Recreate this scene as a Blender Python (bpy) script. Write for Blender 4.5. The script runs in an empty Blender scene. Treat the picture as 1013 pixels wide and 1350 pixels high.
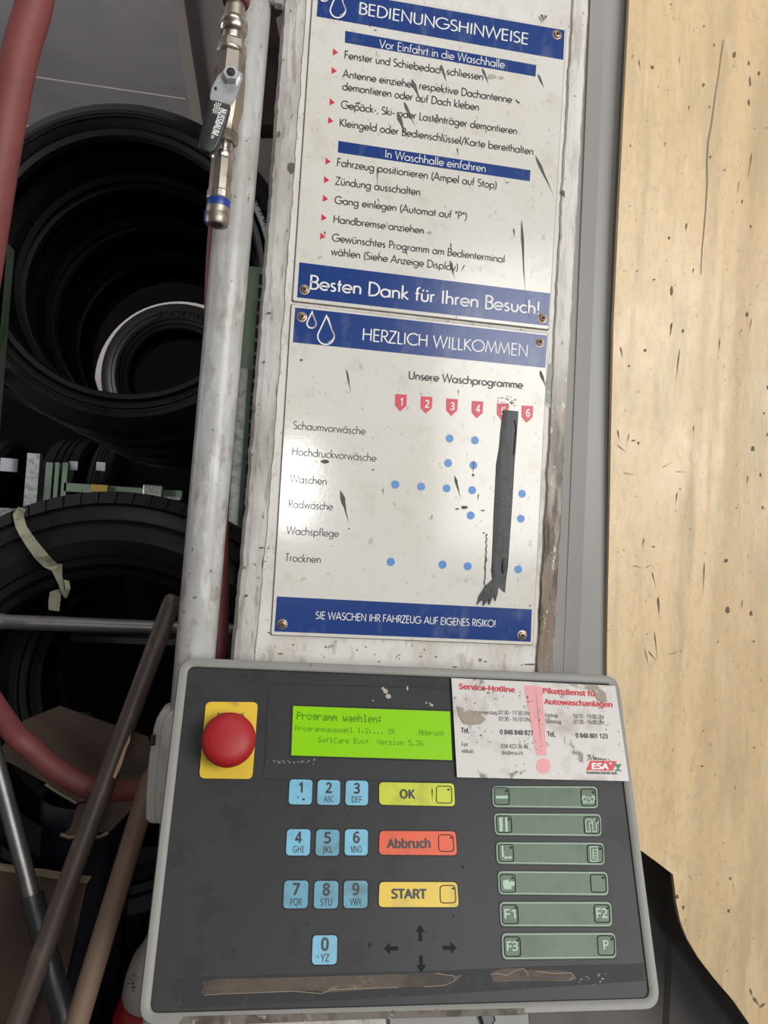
import bpy, bmesh, math, random, os
from mathutils import Vector, Matrix, noise
PI = math.pi
sc = bpy.context.scene
COL = sc.collection
random.seed(4)
R_ = math.radians

# ------------------------------------------------------------------ camera
Z0 = 1.25                                   # height of the lower sign's bottom edge above the floor
cam_loc = Vector((-0.0107, -0.6768, 0.0892 + Z0))
yaw, pitch, roll = R_(-8.8198), R_(2.0797), R_(-3.5326)
MR = Matrix.Rotation(yaw, 3, 'Z') @ Matrix.Rotation(pitch, 3, 'X') @ Matrix.Rotation(roll, 3, 'Y')
XR, YF, ZU = MR.col[0], MR.col[1], MR.col[2]
M3 = Matrix((XR, ZU, -YF)).transposed()
cd = bpy.data.cameras.new('camera')
cam = bpy.data.objects.new('camera', cd)
COL.objects.link(cam)
cam.matrix_world = Matrix.Translation(cam_loc) @ M3.to_4x4()
FPX = 1000.0
cd.sensor_fit = 'VERTICAL'; cd.sensor_height = 36.0; cd.lens = 36.0 * FPX / 1350.0
cd.clip_start = 0.02; cd.clip_end = 50
sc.camera = cam

# ------------------------------------------------------------------ light
sc.view_settings.view_transform = 'Standard'; sc.view_settings.look = 'None'
sc.view_settings.gamma = 1.0; sc.view_settings.use_curve_mapping = False
sc.view_settings.exposure = 0.0
w = bpy.data.worlds.new('hall_air'); sc.world = w; w.use_nodes = True
w.node_tree.nodes['Background'].inputs[0].default_value = (0.95, 0.97, 1.0, 1)
w.node_tree.nodes['Background'].inputs[1].default_value = 0.12

def area(name, loc, target, sx, sy, power, col, spread=180):
    l = bpy.data.lights.new(name, 'AREA'); l.shape = 'RECTANGLE'; l.size = sx; l.size_y = sy
    l.energy = power; l.color = col; l.spread = R_(spread)
    o = bpy.data.objects.new(name, l); COL.objects.link(o); o.location = loc
    d = Vector(target) - Vector(loc)
    o.rotation_euler = d.to_track_quat('-Z', 'Y').to_euler()
    return o
area('gate_daylight', (1.8, -3.1, 2.1), (0.25, 0, 1.35), 1.9, 1.6, 92, (1.0, 0.985, 0.96))
area('ceiling_tube_light', (0.15, -0.95, 3.05), (0.2, -0.35, 1.2), 1.2, 0.25, 7, (1.0, 0.98, 0.95))
area('added_ceiling_fill', (-2.1, 0.3, 1.95), (-.6, 1.5, 3.3), 0.3, 1.2, 26, (1.0, 0.96, 0.96), 140)  # added fill, no known lamp there: brightens the ceiling and soffit
area('glare_strip_light', (0.10, -2.75, 1.56), (0.012, 0, 1.385), 0.05, 0.34, 8, (1.0, 1.0, 1.0))  # strip added behind the camera to put the glare on the lower sign

# ------------------------------------------------------------------ helpers: frames
def ray(px, py):
    d = XR * ((px - 506.5) / FPX) + YF + ZU * ((675 - py) / FPX)
    return d
def at(px, py, y=0.0):
    """point of the world where the line of sight through (px, py) meets the upright plane y"""
    d = ray(px, py); t = (y - cam_loc.y) / d.y
    return cam_loc + d * t
def sp(px, py):
    p = at(px, py, 0); return (p.x, p.z)
def sign_frame(a, b, h): return Vector((a, -h, b))
TH = -0.42506217; BX = -0.00396292; RP = -0.00597483
Rx = Matrix.Rotation(TH, 3, 'X'); Rz = Matrix.Rotation(BX, 3, 'Z'); PM = Rz @ Rx
PU = PM @ Vector((math.cos(RP), 0, math.sin(RP)))
PV = PM @ Vector((-math.sin(RP), 0, math.cos(RP)))          # up along the console face
PN = PU.cross(PV)                                            # out of the face, towards the user
if PN.y > 0: PN = -PN
P0 = Vector((-0.06262169, -0.06, -0.02014972 + Z0))
def pan_frame(a, b, h): return P0 + PU * a + PV * b + PN * h
def pp(px, py):
    d = ray(px, py); t = (P0 - cam_loc).dot(PN) / d.dot(PN); q = cam_loc + d * t - P0
    return (q.dot(PU), q.dot(PV))

# ------------------------------------------------------------------ helpers: objects
def rootloc(p):
    v = Vector((0, 0, 0))
    while p is not None:
        v += p.location; p = p.parent
    return v
def obj(name, bm, mat, parent=None, smooth=False, kind=None, label=None):
    me = bpy.data.meshes.new(name)
    v = rootloc(parent)
    if parent is not None: bmesh.ops.translate(bm, verts=bm.verts, vec=-v)
    bm.to_mesh(me); bm.free()
    me.materials.append(mat)
    if smooth:
        me.shade_smooth()
        try: me.set_sharp_from_angle(angle=R_(smooth if smooth is not True else 40))
        except Exception: pass
    o = bpy.data.objects.new(name, me); COL.objects.link(o)
    o.parent = parent
    if kind: o['kind'] = kind
    if label: o['label'] = label
    return o
def thing(name, label, cat, loc, group=None):
    o = bpy.data.objects.new(name, None); COL.objects.link(o); o.location = loc
    o.empty_display_size = 0.02
    o['label'] = label; o['category'] = cat
    if group: o['group'] = group
    return o
def tag(o, label, cat, group=None):
    o['label'] = label; o['category'] = cat
    if group: o['group'] = group
    return o
def poly_slab(F, pts, h0, h1, bm=None):
    """closed outline pts (a, b) in frame F, from height h0 to h1"""
    bm = bm or bmesh.new()
    lo = [bm.verts.new(F(a, b, h0)) for a, b in pts]
    hi = [bm.verts.new(F(a, b, h1)) for a, b in pts]
    n = len(pts)
    fs = [bm.faces.new(hi), bm.faces.new(lo[::-1])]
    for i in range(n):
        fs.append(bm.faces.new((lo[i], lo[(i + 1) % n], hi[(i + 1) % n], hi[i])))
    bmesh.ops.recalc_face_normals(bm, faces=fs)
    return bm
def rounded(x0, y0, x1, y1, r, n=5):
    pts = []
    for cx, cy, a0 in ((x1 - r, y1 - r, 0), (x0 + r, y1 - r, 90), (x0 + r, y0 + r, 180), (x1 - r, y0 + r, 270)):
        for i in range(n + 1):
            a = R_(a0 + 90 * i / n); pts.append((cx + r * math.cos(a), cy + r * math.sin(a)))
    return pts
def round_quad(q, r, n=4):
    """quad q (a, b points in order) with rounded corners"""
    out = []
    for i in range(4):
        p = Vector(q[i]); a = (Vector(q[i - 1]) - p).normalized(); b = (Vector(q[(i + 1) % 4]) - p).normalized()
        s, e = p + a * r, p + b * r
        for k in range(n + 1):
            t = k / n
            out.append(tuple(s * (1 - t) ** 2 + p * 2 * t * (1 - t) + e * t * t))
    return out
def bevel(bm, wdt, seg=2, ang=35):
    es = [e for e in bm.edges if len(e.link_faces) == 2 and e.calc_face_angle(0) > R_(ang)]
    bmesh.ops.bevel(bm, geom=es, offset=wdt, segments=seg, affect='EDGES', profile=0.5, clamp_overlap=True)
    return bm
def box(bm, c, s, rot=None):
    m = Matrix.Translation(Vector(c)) @ (rot.to_4x4() if rot else Matrix()) @ Matrix.Diagonal((s[0], s[1], s[2], 1))
    bmesh.ops.create_cube(bm, size=1, matrix=m); return bm
def bx(c, s, rot=None): return box(bmesh.new(), c, s, rot)
def basis(d):
    d = Vector(d).normalized(); u = d.orthogonal().normalized(); return u, d.cross(u), d
def lathe(bm, o, axis, prof, seg=32, up=None, cap=True, phase=0):
    """profile list of (r, t) round axis from o"""
    d = Vector(axis).normalized()
    u = (Vector(up) - d * Vector(up).dot(d)).normalized() if up is not None else d.orthogonal().normalized()
    v = d.cross(u); o = Vector(o); rings = []
    for r, t in prof:
        rings.append([bm.verts.new(o + d * t + (u * math.cos(2 * PI * i / seg + phase) + v * math.sin(2 * PI * i / seg + phase)) * r) for i in range(seg)])
    fs = []
    for a, b in zip(rings, rings[1:]):
        for i in range(seg): fs.append(bm.faces.new((a[i], a[(i + 1) % seg], b[(i + 1) % seg], b[i])))
    if cap:
        fs.append(bm.faces.new(rings[0][::-1])); fs.append(bm.faces.new(rings[-1]))
    bmesh.ops.recalc_face_normals(bm, faces=fs)
    return bm
def smooth_path(pts, n=8):
    pts = [Vector(p) for p in pts]; P = [pts[0] * 2 - pts[1]] + pts + [pts[-1] * 2 - pts[-2]]; out = []
    for i in range(1, len(P) - 2):
        a, b, c, d = P[i - 1:i + 3]
        for k in range(n):
            t = k / n
            out.append(0.5 * ((2 * b) + (c - a) * t + (2 * a - 5 * b + 4 * c - d) * t * t + (3 * b - a - 3 * c + d) * t ** 3))
    out.append(pts[-1]); return out
def tube(bm, pts, rad, seg=16):
    pts = [Vector(p) for p in pts]; n = len(pts)
    rad = rad if isinstance(rad, (list, tuple)) else [rad] * n
    t = [(pts[min(i + 1, n - 1)] - pts[max(i - 1, 0)]).normalized() for i in range(n)]
    u = t[0].orthogonal().normalized(); rings = []
    for i in range(n):
        u = (u - t[i] * u.dot(t[i])).normalized(); v = t[i].cross(u)
        rings.append([bm.verts.new(pts[i] + (u * math.cos(2 * PI * k / seg) + v * math.sin(2 * PI * k / seg)) * rad[i]) for k in range(seg)])
    fs = []
    for a, b in zip(rings, rings[1:]):
        for i in range(seg): fs.append(bm.faces.new((a[i], a[(i + 1) % seg], b[(i + 1) % seg], b[i])))
    fs.append(bm.faces.new(rings[0][::-1])); fs.append(bm.faces.new(rings[-1]))
    bmesh.ops.recalc_face_normals(bm, faces=fs)
    return bm

# ------------------------------------------------------------------ helpers: materials
def nodes(m): return m.node_tree.nodes, m.node_tree.links
def mat(name, col, rough=0.5, metal=0.0, spots=(), bump=None, coat=0.0, emit=None, spec=0.5, roughvar=0.0):
    """col RGB; spots: (colour, noise scale, threshold lo, hi, strength, stretch xyz) wear, and shade painted on the hose, over the colour;
    bump: (scale, strength, distance, stretch)"""
    m = bpy.data.materials.new(name); m.use_nodes = True; N, L = nodes(m); P = N['Principled BSDF']
    P.inputs['Roughness'].default_value = rough; P.inputs['Metallic'].default_value = metal
    P.inputs['Specular IOR Level'].default_value = spec
    if coat: P.inputs['Coat Weight'].default_value = coat; P.inputs['Coat Roughness'].default_value = 0.12
    tc = N.new('ShaderNodeTexCoord')
    def noise_fac(scale, stretch=(1, 1, 1), det=5.0, rgh=0.6):
        mp = N.new('ShaderNodeMapping'); mp.inputs['Scale'].default_value = stretch
        mp.inputs['Location'].default_value = (random.uniform(0, 9), random.uniform(0, 9), random.uniform(0, 9))
        nz = N.new('ShaderNodeTexNoise'); nz.inputs['Scale'].default_value = scale
        nz.inputs['Detail'].default_value = det; nz.inputs['Roughness'].default_value = rgh
        L.new(tc.outputs['Object'], mp.inputs[0]); L.new(mp.outputs[0], nz.inputs['Vector']); return nz.outputs[0]
    rgb = N.new('ShaderNodeRGB'); rgb.outputs[0].default_value = (*col, 1); cur = rgb.outputs[0]
    for (c, s, lo, hi, st, stretch, *zm) in spots:
        f = noise_fac(s, stretch)
        mr = N.new('ShaderNodeMapRange'); mr.inputs[1].default_value = lo; mr.inputs[2].default_value = hi
        mr.inputs[4].default_value = st; L.new(f, mr.inputs[0])
        fo = mr.outputs[0]
        if zm:                                   # spots confined to a stretch of the height
            sx_ = N.new('ShaderNodeSeparateXYZ'); L.new(tc.outputs['Object'], sx_.inputs[0])
            mz = N.new('ShaderNodeMapRange'); mz.inputs[1].default_value = zm[0]; mz.inputs[2].default_value = zm[1]
            mz.inputs[3].default_value = 1; mz.inputs[4].default_value = 0; L.new(sx_.outputs[2], mz.inputs[0])
            mm = N.new('ShaderNodeMath'); mm.operation = 'MULTIPLY'; L.new(fo, mm.inputs[0]); L.new(mz.outputs[0], mm.inputs[1]); fo = mm.outputs[0]
        mx = N.new('ShaderNodeMix'); mx.data_type = 'RGBA'; mx.inputs[7].default_value = (*c, 1)
        L.new(fo, mx.inputs[0]); L.new(cur, mx.inputs[6]); cur = mx.outputs[2]
    L.new(cur, P.inputs['Base Color'])
    if roughvar:
        f = noise_fac(14); mr = N.new('ShaderNodeMapRange'); mr.inputs[1].default_value = 0.3; mr.inputs[2].default_value = 0.7
        mr.inputs[3].default_value = max(0.02, rough - roughvar); mr.inputs[4].default_value = rough + roughvar
        L.new(f, mr.inputs[0]); L.new(mr.outputs[0], P.inputs['Roughness'])
    if bump:
        f = noise_fac(bump[0], bump[3] if len(bump) > 3 else (1, 1, 1))
        b = N.new('ShaderNodeBump'); b.inputs['Strength'].default_value = bump[1]; b.inputs['Distance'].default_value = bump[2]
        L.new(f, b.inputs['Height']); L.new(b.outputs[0], P.inputs['Normal'])
    if emit:
        P.inputs['Emission Color'].default_value = (*emit[0], 1); P.inputs['Emission Strength'].default_value = emit[1]
    return m
def srgb(r, g, b):
    f = lambda c: (c / 255 / 12.92) if c / 255 <= 0.04045 else ((c / 255 + 0.055) / 1.055) ** 2.4
    return (f(r), f(g), f(b))
DIRT = (0.06, 0.045, 0.03)
M = {}
M['post'] = mat('weathered_white_paint', (0.72, 0.70, 0.66), 0.5, spots=[
    ((0.50, 0.45, 0.38), 16, .46, .62, .75, (1, 1, .5), 1.2, 2.2), ((0.36, 0.31, 0.25), 80, .54, .62, .65, (1, 1, .45), 1.0, 2.1),
    (DIRT, 210, .66, .69, .8, (1, 1, .7))], bump=(90, .45, .0012, (1, 1, .5)))
M['post_edge'] = mat('flaking_white_paint', (0.58, 0.56, 0.535), 0.55, spots=[
    ((0.36, 0.335, 0.30), 26, .46, .62, .75, (1.3, 1, .3)), ((0.24, 0.205, 0.17), 80, .54, .62, .6, (1.6, 1, .25)),
    (DIRT, 190, .65, .68, .8, (1, 1, .5))], bump=(70, .6, .002, (1.6, 1, .3)))
M['rust_edge'] = mat('edge_paint_rusting_lower_down', (0.70, 0.68, 0.64), 0.6, spots=[
    ((0.42, 0.37, 0.31), 40, .47, .6, .6, (1.5, 1, .3)),
    ((0.19, 0.135, 0.095), 16, .30, .50, .9, (1.5, 1, .16), 1.36, 1.56), ((0.07, 0.048, 0.035), 70, .44, .56, .85, (1.3, 1, .3), 1.36, 1.52),
    ((0.72, 0.69, 0.63), 130, .60, .64, .8, (1, 1, .5)), (DIRT, 200, .66, .69, .8, (1, 1, .6))], bump=(80, .8, .003, (1.3, 1, .4)))
M['crack'] = mat('grime_in_seam', (0.20, 0.16, 0.12), 0.9)
M['bare'] = mat('bare_grey_metal', (0.30, 0.30, 0.285), 0.5, spots=[((0.55, 0.53, 0.48), 120, .52, .58, .9, (1, 1, 1))])
M['sign'] = mat('white_enamel_sign', (0.72, 0.705, 0.655), 0.13, spots=[
    ((0.66, 0.61, 0.52), 9, .46, .66, .5, (1, 1, 1)), ((0.58, 0.52, 0.43), 42, .56, .70, .45, (1, 1, 1)),
    ((0.40, 0.34, 0.26), 170, .635, .69, .5, (1, 1, .8))], bump=(260, .10, .0004), spec=.45)
M['blue'] = mat('sign_blue_print', srgb(32, 62, 128), 0.2, spots=[
    ((0.14, 0.18, 0.28), 60, .52, .66, .4, (1, 1, .5))], bump=(230, .05, .0004), spec=.4)
M['white_ink'] = mat('white_print', (0.80, 0.80, 0.78), 0.35)
M['black_ink'] = mat('black_print', (0.022, 0.022, 0.026), 0.4)
M['red_ink'] = mat('red_print', srgb(206, 36, 62), 0.35)
M['dot_blue'] = mat('light_blue_print', srgb(72, 132, 200), 0.35)
M['splash'] = mat('dried_tar_splash', (0.10, 0.095, 0.085), 0.7)
M['tape'] = mat('black_rubber_tape', (0.038, 0.038, 0.04), 0.48, spots=[((0.10, 0.10, 0.10), 60, .55, .72, .5, (1, 1, .5))], bump=(60, .5, .002))
M['pipe'] = mat('painted_pipe_grey', (0.50, 0.50, 0.49), 0.36, spots=[
    ((0.36, 0.345, 0.32), 20, .46, .60, .7, (1, 1, .4)), ((0.62, 0.62, 0.61), 45, .54, .62, .6, (1.5, 1, .5)), ((0.20, 0.165, 0.13), 70, .56, .64, .7, (1, 1, .5), 1.0, 2.0),
    (DIRT, 180, .655, .685, .8, (1, 1, .6))], bump=(70, .45, .0014, (1, 1, .5)), coat=.1)
M['console'] = mat('console_grey_film', (0.036, 0.038, 0.040), 0.42, spots=[
    ((0.055, 0.055, 0.055), 9, .45, .7, .4, (1, 1, 1)), ((0.022, 0.022, 0.022), 38, .54, .66, .5, (1, 1, 1)),
    ((0.02, 0.02, 0.02), 170, .72, .76, .7, (1, 1, 1))], bump=(600, .15, .0002), spec=.22)
M['console_alt'] = mat('console_residue_film', (0.031, 0.032, 0.034), 0.55, spots=[((0.07, 0.07, 0.07), 160, .60, .70, .5, (1, 1, 1))], spec=.25)
M['bezel'] = mat('console_light_grey_housing', (0.25, 0.245, 0.228), 0.45, spots=[
    ((0.20, 0.19, 0.18), 25, .52, .74, .5, (1, 1, 1)), ((0.05, 0.045, 0.04), 190, .67, .73, .7, (1, 1, 1))], bump=(300, .15, .0004))
M['bezel_rust'] = mat('corroded_lower_rim', (0.16, 0.14, 0.12), 0.7, spots=[
    ((0.05, 0.035, 0.025), 60, .45, .6, .8, (1, 1, 1)), ((0.42, 0.41, 0.38), 130, .60, .68, .8, (1, 1, 1))], bump=(120, .6, .001))
M['groove'] = mat('dark_groove', (0.012, 0.012, 0.013), 0.7)
M['key_blue'] = mat('light_blue_key', srgb(118, 186, 214), 0.4, spots=[((0.12, 0.25, 0.32), 55, .50, .74, .6, (1, 1, 1))])
M['key_dirty'] = mat('soiled_blue_key', srgb(100, 160, 182), 0.5, spots=[((0.09, 0.15, 0.17), 60, .48, .64, .6, (1, 1, 1))])
M['key_lime'] = mat('lime_key', srgb(196, 206, 36), 0.4, spots=[((0.32, 0.30, 0.02), 60, .50, .72, .6, (1, 1, 1))])
M['key_orange'] = mat('orange_key', srgb(226, 86, 42), 0.4, spots=[((0.25, 0.08, 0.04), 60, .56, .74, .6, (1, 1, 1))])
M['key_yellow'] = mat('yellow_key', srgb(228, 196, 62), 0.4, spots=[((0.30, 0.24, 0.06), 60, .52, .74, .6, (1, 1, 1))])
M['key_green'] = mat('sage_green_key', srgb(86, 108, 86), 0.45, spots=[
    ((0.055, 0.085, 0.055), 30, .48, .72, .7, (1, 1, 1)), ((0.04, 0.06, 0.04), 130, .6, .7, .5, (1, 1, 1))])
M['pale_green'] = mat('pale_green_print', srgb(168, 196, 172), 0.45)
M['arrow'] = mat('dark_grey_print', (0.013, 0.013, 0.014), 0.6, spec=.15)
M['brown_film'] = mat('worn_brown_adhesive', (0.085, 0.062, 0.043), 0.6, spots=[
    ((0.025, 0.02, 0.016), 50, .46, .62, .8, (.5, 1, 1)), ((0.26, 0.19, 0.13), 90, .60, .70, .8, (.5, 1, 1))], bump=(90, .5, .001))
M['torn'] = mat('torn_film_edge', (0.32, 0.25, 0.18), 0.6)
M['lcd'] = mat('lcd_backlit_green', (0.02, 0.04, 0.003), 0.3, emit=((.235, .56, 0.0), 1.0), spec=.25)
M['lcd_ink'] = mat('lcd_dark_dots', (.02, .05, .003), 0.4, emit=((.07, .20, 0.0), 1.0), spec=.25)
M['estop_red'] = mat('emergency_red_plastic', srgb(166, 26, 32), 0.5, spots=[((0.28, 0.03, 0.03), 20, .5, .7, .5, (1, 1, 1))])
M['estop_yel'] = mat('emergency_yellow_plate', srgb(226, 190, 46), 0.45, spots=[((0.22, 0.17, 0.04), 70, .56, .70, .7, (1, 1, 1))])
M['sticker'] = mat('white_vinyl_sticker', (0.64, 0.615, 0.585), 0.4, spots=[
    ((0.34, 0.29, 0.24), 26, .52, .68, .7, (1, 1, 1)), ((0.12, 0.10, 0.08), 75, .62, .70, .8, (1, 1, 1))])
M['worn_paper'] = mat('abraded_sticker_grime', (0.33, 0.28, 0.22), 0.6, spots=[((0.60, 0.58, 0.55), 110, .50, .56, .9, (1, 1, 1)), ((0.15, .11, .08), 80, .6, .66, .8, (1, 1, 1))])
M['st_red'] = mat('sticker_red_print', srgb(204, 46, 58), 0.4)
M['st_pink'] = mat('sticker_pink_print', srgb(226, 158, 160), 0.4, spots=[((0.5, 0.40, 0.36), 60, .6, .7, .7, (1, 1, 1))])
M['st_green'] = mat('sticker_green_print', srgb(30, 120, 70), 0.4)
M['nickel'] = mat('worn_nickel_plating', (0.50, 0.46, 0.40), 0.30, 1.0, spots=[((0.20, 0.16, 0.12), 60, .50, .68, .8, (1, 1, 1))], roughvar=.1)
M['nickel2'] = mat('dull_brass_body', (0.38, 0.34, 0.29), 0.42, 0.9, spots=[((0.16, 0.11, 0.08), 50, .50, .66, .8, (1, 1, 1))], roughvar=.1)
M['zinc'] = mat('zinc_plated_steel', (0.55, 0.57, 0.58), 0.38, 0.8, spots=[((0.30, 0.30, 0.28), 60, .52, .7, .6, (1, 1, 1))])
M['steel'] = mat('dull_steel_tube', (0.25, 0.245, 0.24), 0.40, 0.85, spots=[((0.14, 0.13, 0.12), 30, .5, .7, .7, (1, 1, 1))])
M['dark_steel'] = mat('dark_grey_steel', (0.055, 0.055, 0.06), 0.4, 0.4)
M['blue_ring'] = mat('blue_plastic_ring', srgb(28, 58, 140), 0.35)
M['grip'] = mat('black_vinyl_grip', (0.018, 0.019, 0.021), 0.38)
M['bore'] = mat('dark_rusty_bore', (0.03, 0.018, 0.012), 0.7)
M['screw'] = mat('rusty_screw_head', (0.34, 0.29, 0.24), 0.4, 0.8, spots=[((0.20, 0.09, 0.04), 300, .45, .6, .8, (1, 1, 1))])
M['hose'] = mat('red_rubber_hose', (0.21, 0.052, 0.048), 0.6, spots=[((0.075, 0.022, 0.022), 10, .3, .6, .8, (1, 1, 1), 1.0, 1.4), ((0.13, 0.035, 0.035), 18, .45, .7, .6, (1, 1, 1)), ((0.4, 0.3, 0.28), 150, .72, .76, .6, (1, 1, 1))], bump=(200, .3, .0006))  # low stretch darkened: shade of the lower left put into the hose colour
M['maroon'] = mat('dark_maroon_steel', (0.040, 0.012, 0.014), 0.5)
M['rubber'] = mat('tyre_rubber', (0.009, 0.0095, 0.0105), 0.42, spots=[((0.016, 0.016, 0.016), 12, .45, .75, .6, (1, 1, 1))], bump=(120, .15, .0006), spec=.35)
M['rubber_mark'] = mat('tyre_raised_lettering', (0.034, 0.034, 0.035), 0.6)
M['wall'] = mat('grey_painted_wall', (0.50, 0.485, 0.495), 0.55, spots=[((0.43, 0.42, 0.43), 3, .45, .7, .6, (1, 1, 1)), ((0.26, 0.25, 0.24), 60, .72, .76, .6, (1, 1, 1))], bump=(60, .1, .002))
M['soffit'] = mat('mauve_grey_soffit', (0.60, 0.53, 0.53), 0.5, spots=[((0.50, 0.45, 0.45), 4, .45, .7, .6, (1, 1, 1))])
M['soffit_trim'] = mat('pale_soffit_trim', (0.6, 0.54, 0.5), 0.5)
M['concrete'] = mat('stained_concrete', (0.10, 0.10, 0.095), 0.8, spots=[((0.05, 0.05, 0.045), 5, .45, .7, .7, (1, 1, 1))], bump=(40, .3, .004))
M['ceil'] = mat('grey_ceiling_paint', (0.33, 0.32, 0.335), 0.7, spots=[((0.27, 0.265, 0.28), 3, .45, .65, .7, (1, 1, 1)), ((0.5, 0.48, 0.46), 90, .70, .73, .7, (1, 1, 1))])
M['green_steel'] = mat('pale_green_galvanised', (0.20, 0.28, 0.20), 0.45, 0.3, spots=[((0.08, 0.12, 0.08), 30, .5, .7, .7, (1, 1, .4))])
M['galv'] = mat('galvanised_steel', (0.42, 0.44, 0.42), 0.4, 0.6, spots=[((0.2, 0.22, 0.2), 60, .45, .6, .8, (1, 1, 1))])
M['label_white'] = mat('white_paper_label', (0.55, 0.54, 0.60), 0.6)
M['tape_yel'] = mat('yellow_tape', (0.45, 0.32, 0.05), 0.5)
M['strap'] = mat('grimy_cream_tape', (0.42, 0.42, 0.30), 0.5, spots=[((0.20, 0.18, 0.11), 40, .48, .62, .8, (1, 1, 1)), ((0.08, 0.07, 0.05), 90, .62, .7, .8, (1, 1, 1))])
M['brown_pole'] = mat('rusty_brown_pole', (0.085, 0.062, 0.052), 0.45, 0.1, spots=[((0.17, 0.13, 0.105), 60, .55, .68, .6, (1, 1, .4)), ((0.045, 0.035, 0.03), 20, .5, .7, .7, (1, 1, .3))])
M['wood_pole'] = mat('bare_wood_handle', (0.22, 0.145, 0.098), 0.6, spots=[((0.12, 0.07, 0.048), 25, .45, .7, .7, (1, 1, .3)), ((0.06, 0.04, 0.03), 90, .66, .72, .8, (1, 1, .5))])
M['wood_scar'] = mat('fresh_split_wood', (0.42, 0.26, 0.16), 0.6)
M['card'] = mat('brown_cardboard', (0.075, 0.048, 0.034), 0.8, spots=[((0.045, 0.028, 0.021), 8, .45, .7, .6, (1, 1, 1))])  # base lowered: the dim lower left is put into the card's colour
M['card_edge'] = mat('torn_cardboard_edge', (0.26, 0.20, 0.13), 0.85)
M['bluebin'] = mat('dark_blue_plastic', (0.010, 0.012, 0.020), 0.35)
M['bottle_red'] = mat('red_plastic_bottle', (0.30, 0.012, 0.016), 0.35)
M['bottle_top'] = mat('milky_plastic_cap', (0.40, 0.36, 0.33), 0.35, spots=[((0.25, 0.2, 0.18), 30, .5, .7, .5, (1, 1, 1))])
M['box_white'] = mat('chipped_white_casting', (0.52, 0.50, 0.46), 0.55, spots=[((0.28, 0.25, 0.22), 30, .5, .7, .7, (1, 1, .5)), ((0.10, 0.07, 0.05), 110, .64, .7, .9, (1, 1, .4))], bump=(90, .4, .001))
M['grey_metal'] = mat('grey_sheet_steel', (0.34, 0.335, 0.32), 0.42, 0.0, spots=[((0.24, 0.22, 0.21), 6, .35, .65, .8, (1, 1, .3), 1.25, 1.6), ((0.28, 0.27, 0.26), 4, .4, .7, .7, (1, 1, .3)), ((0.07, 0.07, 0.065), 220, .72, .76, .8, (1, 1, .4))])
M['dark_metal'] = mat('dark_grey_sheet_steel', (0.17, 0.16, 0.155), 0.5, 0.0, spots=[((0.05, 0.045, 0.043), 6, .4, .7, .7, (1, 1, .6))])
M['beige'] = mat('yellowed_beige_plastic', (0.67, 0.485, 0.275), 0.34, spots=[
    ((0.78, 0.59, 0.35), 5, .42, .62, .8, (1, 1, .35)), ((0.50, 0.40, 0.24), 26, .50, .62, .5, (1.6, 1, .2)),
    ((0.53, 0.42, 0.275), 150, .50, .60, .35, (1.2, 1, .5)), ((0.80, 0.66, 0.44), 48, .58, .66, .45, (1.8, 1, .22)), ((0.16, 0.12, 0.08), 300, .66, .69, .7, (1.2, 1, .5))],
    bump=(55, .25, .0025, (1.3, 1, .5)), roughvar=.10, spec=.42)
M['beige_mark'] = mat('dark_scuff', (0.16, 0.125, 0.085), 0.7)
M['beige_line'] = mat('hairline_scratch', (0.25, 0.19, 0.12), 0.6)
M['glue'] = mat('pale_smear', (0.42, 0.38, 0.32), 0.6)

# ------------------------------------------------------------------ helpers: lettering
def arc(cx, cy, r, a0, a1, n=10, ry=None):
    ry = r if ry is None else ry
    return [(cx + r * math.cos(R_(a0 + (a1 - a0) * i / n)), cy + ry * math.sin(R_(a0 + (a1 - a0) * i / n))) for i in range(n + 1)]
G = {}
def g(ch, adv, *st): G[ch] = (adv, st)
X = .60
def ring(cx, cy, r): return arc(cx, cy, r, 0, 360, 20)
g(' ', .34); g('A', .86, [(.02, 0), (.42, 1), (.82, 0)], [(.15, .32), (.69, .32)])
g('B', .62, [(.10, 0), (.10, 1), (.30, 1)] + arc(.30, .765, .235, 90, -90) + [(.10, .53)], [(.30, .53)] + arc(.31, .265, .265, 90, -90) + [(.10, 0), (.10, .05)])
g('C', .86, arc(.53, .5, .49, 48, 312, 16)); g('D', .80, [(.10, 0), (.10, 1), (.26, 1)] + arc(.26, .5, .50, 90, -90, 14) + [(.10, 0), (.10, .04)])
g('E', .58, [(.52, 0), (.10, 0), (.10, 1), (.52, 1)], [(.10, .53), (.50, .53)]); g('F', .54, [(.10, 0), (.10, 1), (.50, 1)], [(.10, .53), (.48, .53)])
g('G', 1.02, arc(.52, .5, .49, 45, 352, 18) + [(1.0, .46), (.58, .46)]); g('H', .80, [(.10, 0), (.10, 1)], [(.70, 0), (.70, 1)], [(.10, .53), (.70, .53)])
g('I', .26, [(.13, 0), (.13, 1)]); g('J', .40, [(.30, 1), (.30, .15)] + arc(.15, .15, .15, 0, -120, 6)); g('K', .66, [(.10, 0), (.10, 1)], [(.58, 1), (.14, .54), (.64, 0)])
g('L', .46, [(.10, 1), (.10, 0), (.44, 0)]); g('M', 1.04, [(.06, 0), (.21, 1), (.52, .12), (.83, 1), (.98, 0)])
g('N', .84, [(.10, 0), (.10, 1), (.74, 0), (.74, 1)]); g('O', 1.04, ring(.52, .5, .49)); g('P', .58, [(.10, 0), (.10, 1), (.28, 1)] + arc(.28, .74, .26, 90, -90) + [(.10, .48)])
g('R', .60, [(.10, 0), (.10, 1), (.28, 1)] + arc(.28, .74, .26, 90, -90) + [(.10, .48)], [(.27, .48), (.58, 0)])
g('S', .56, arc(.28, .76, .22, 40, 215, 10, .235) + [(.16, .575), (.36, .48)] + arc(.27, .255, .24, 50, -140, 11))
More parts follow.
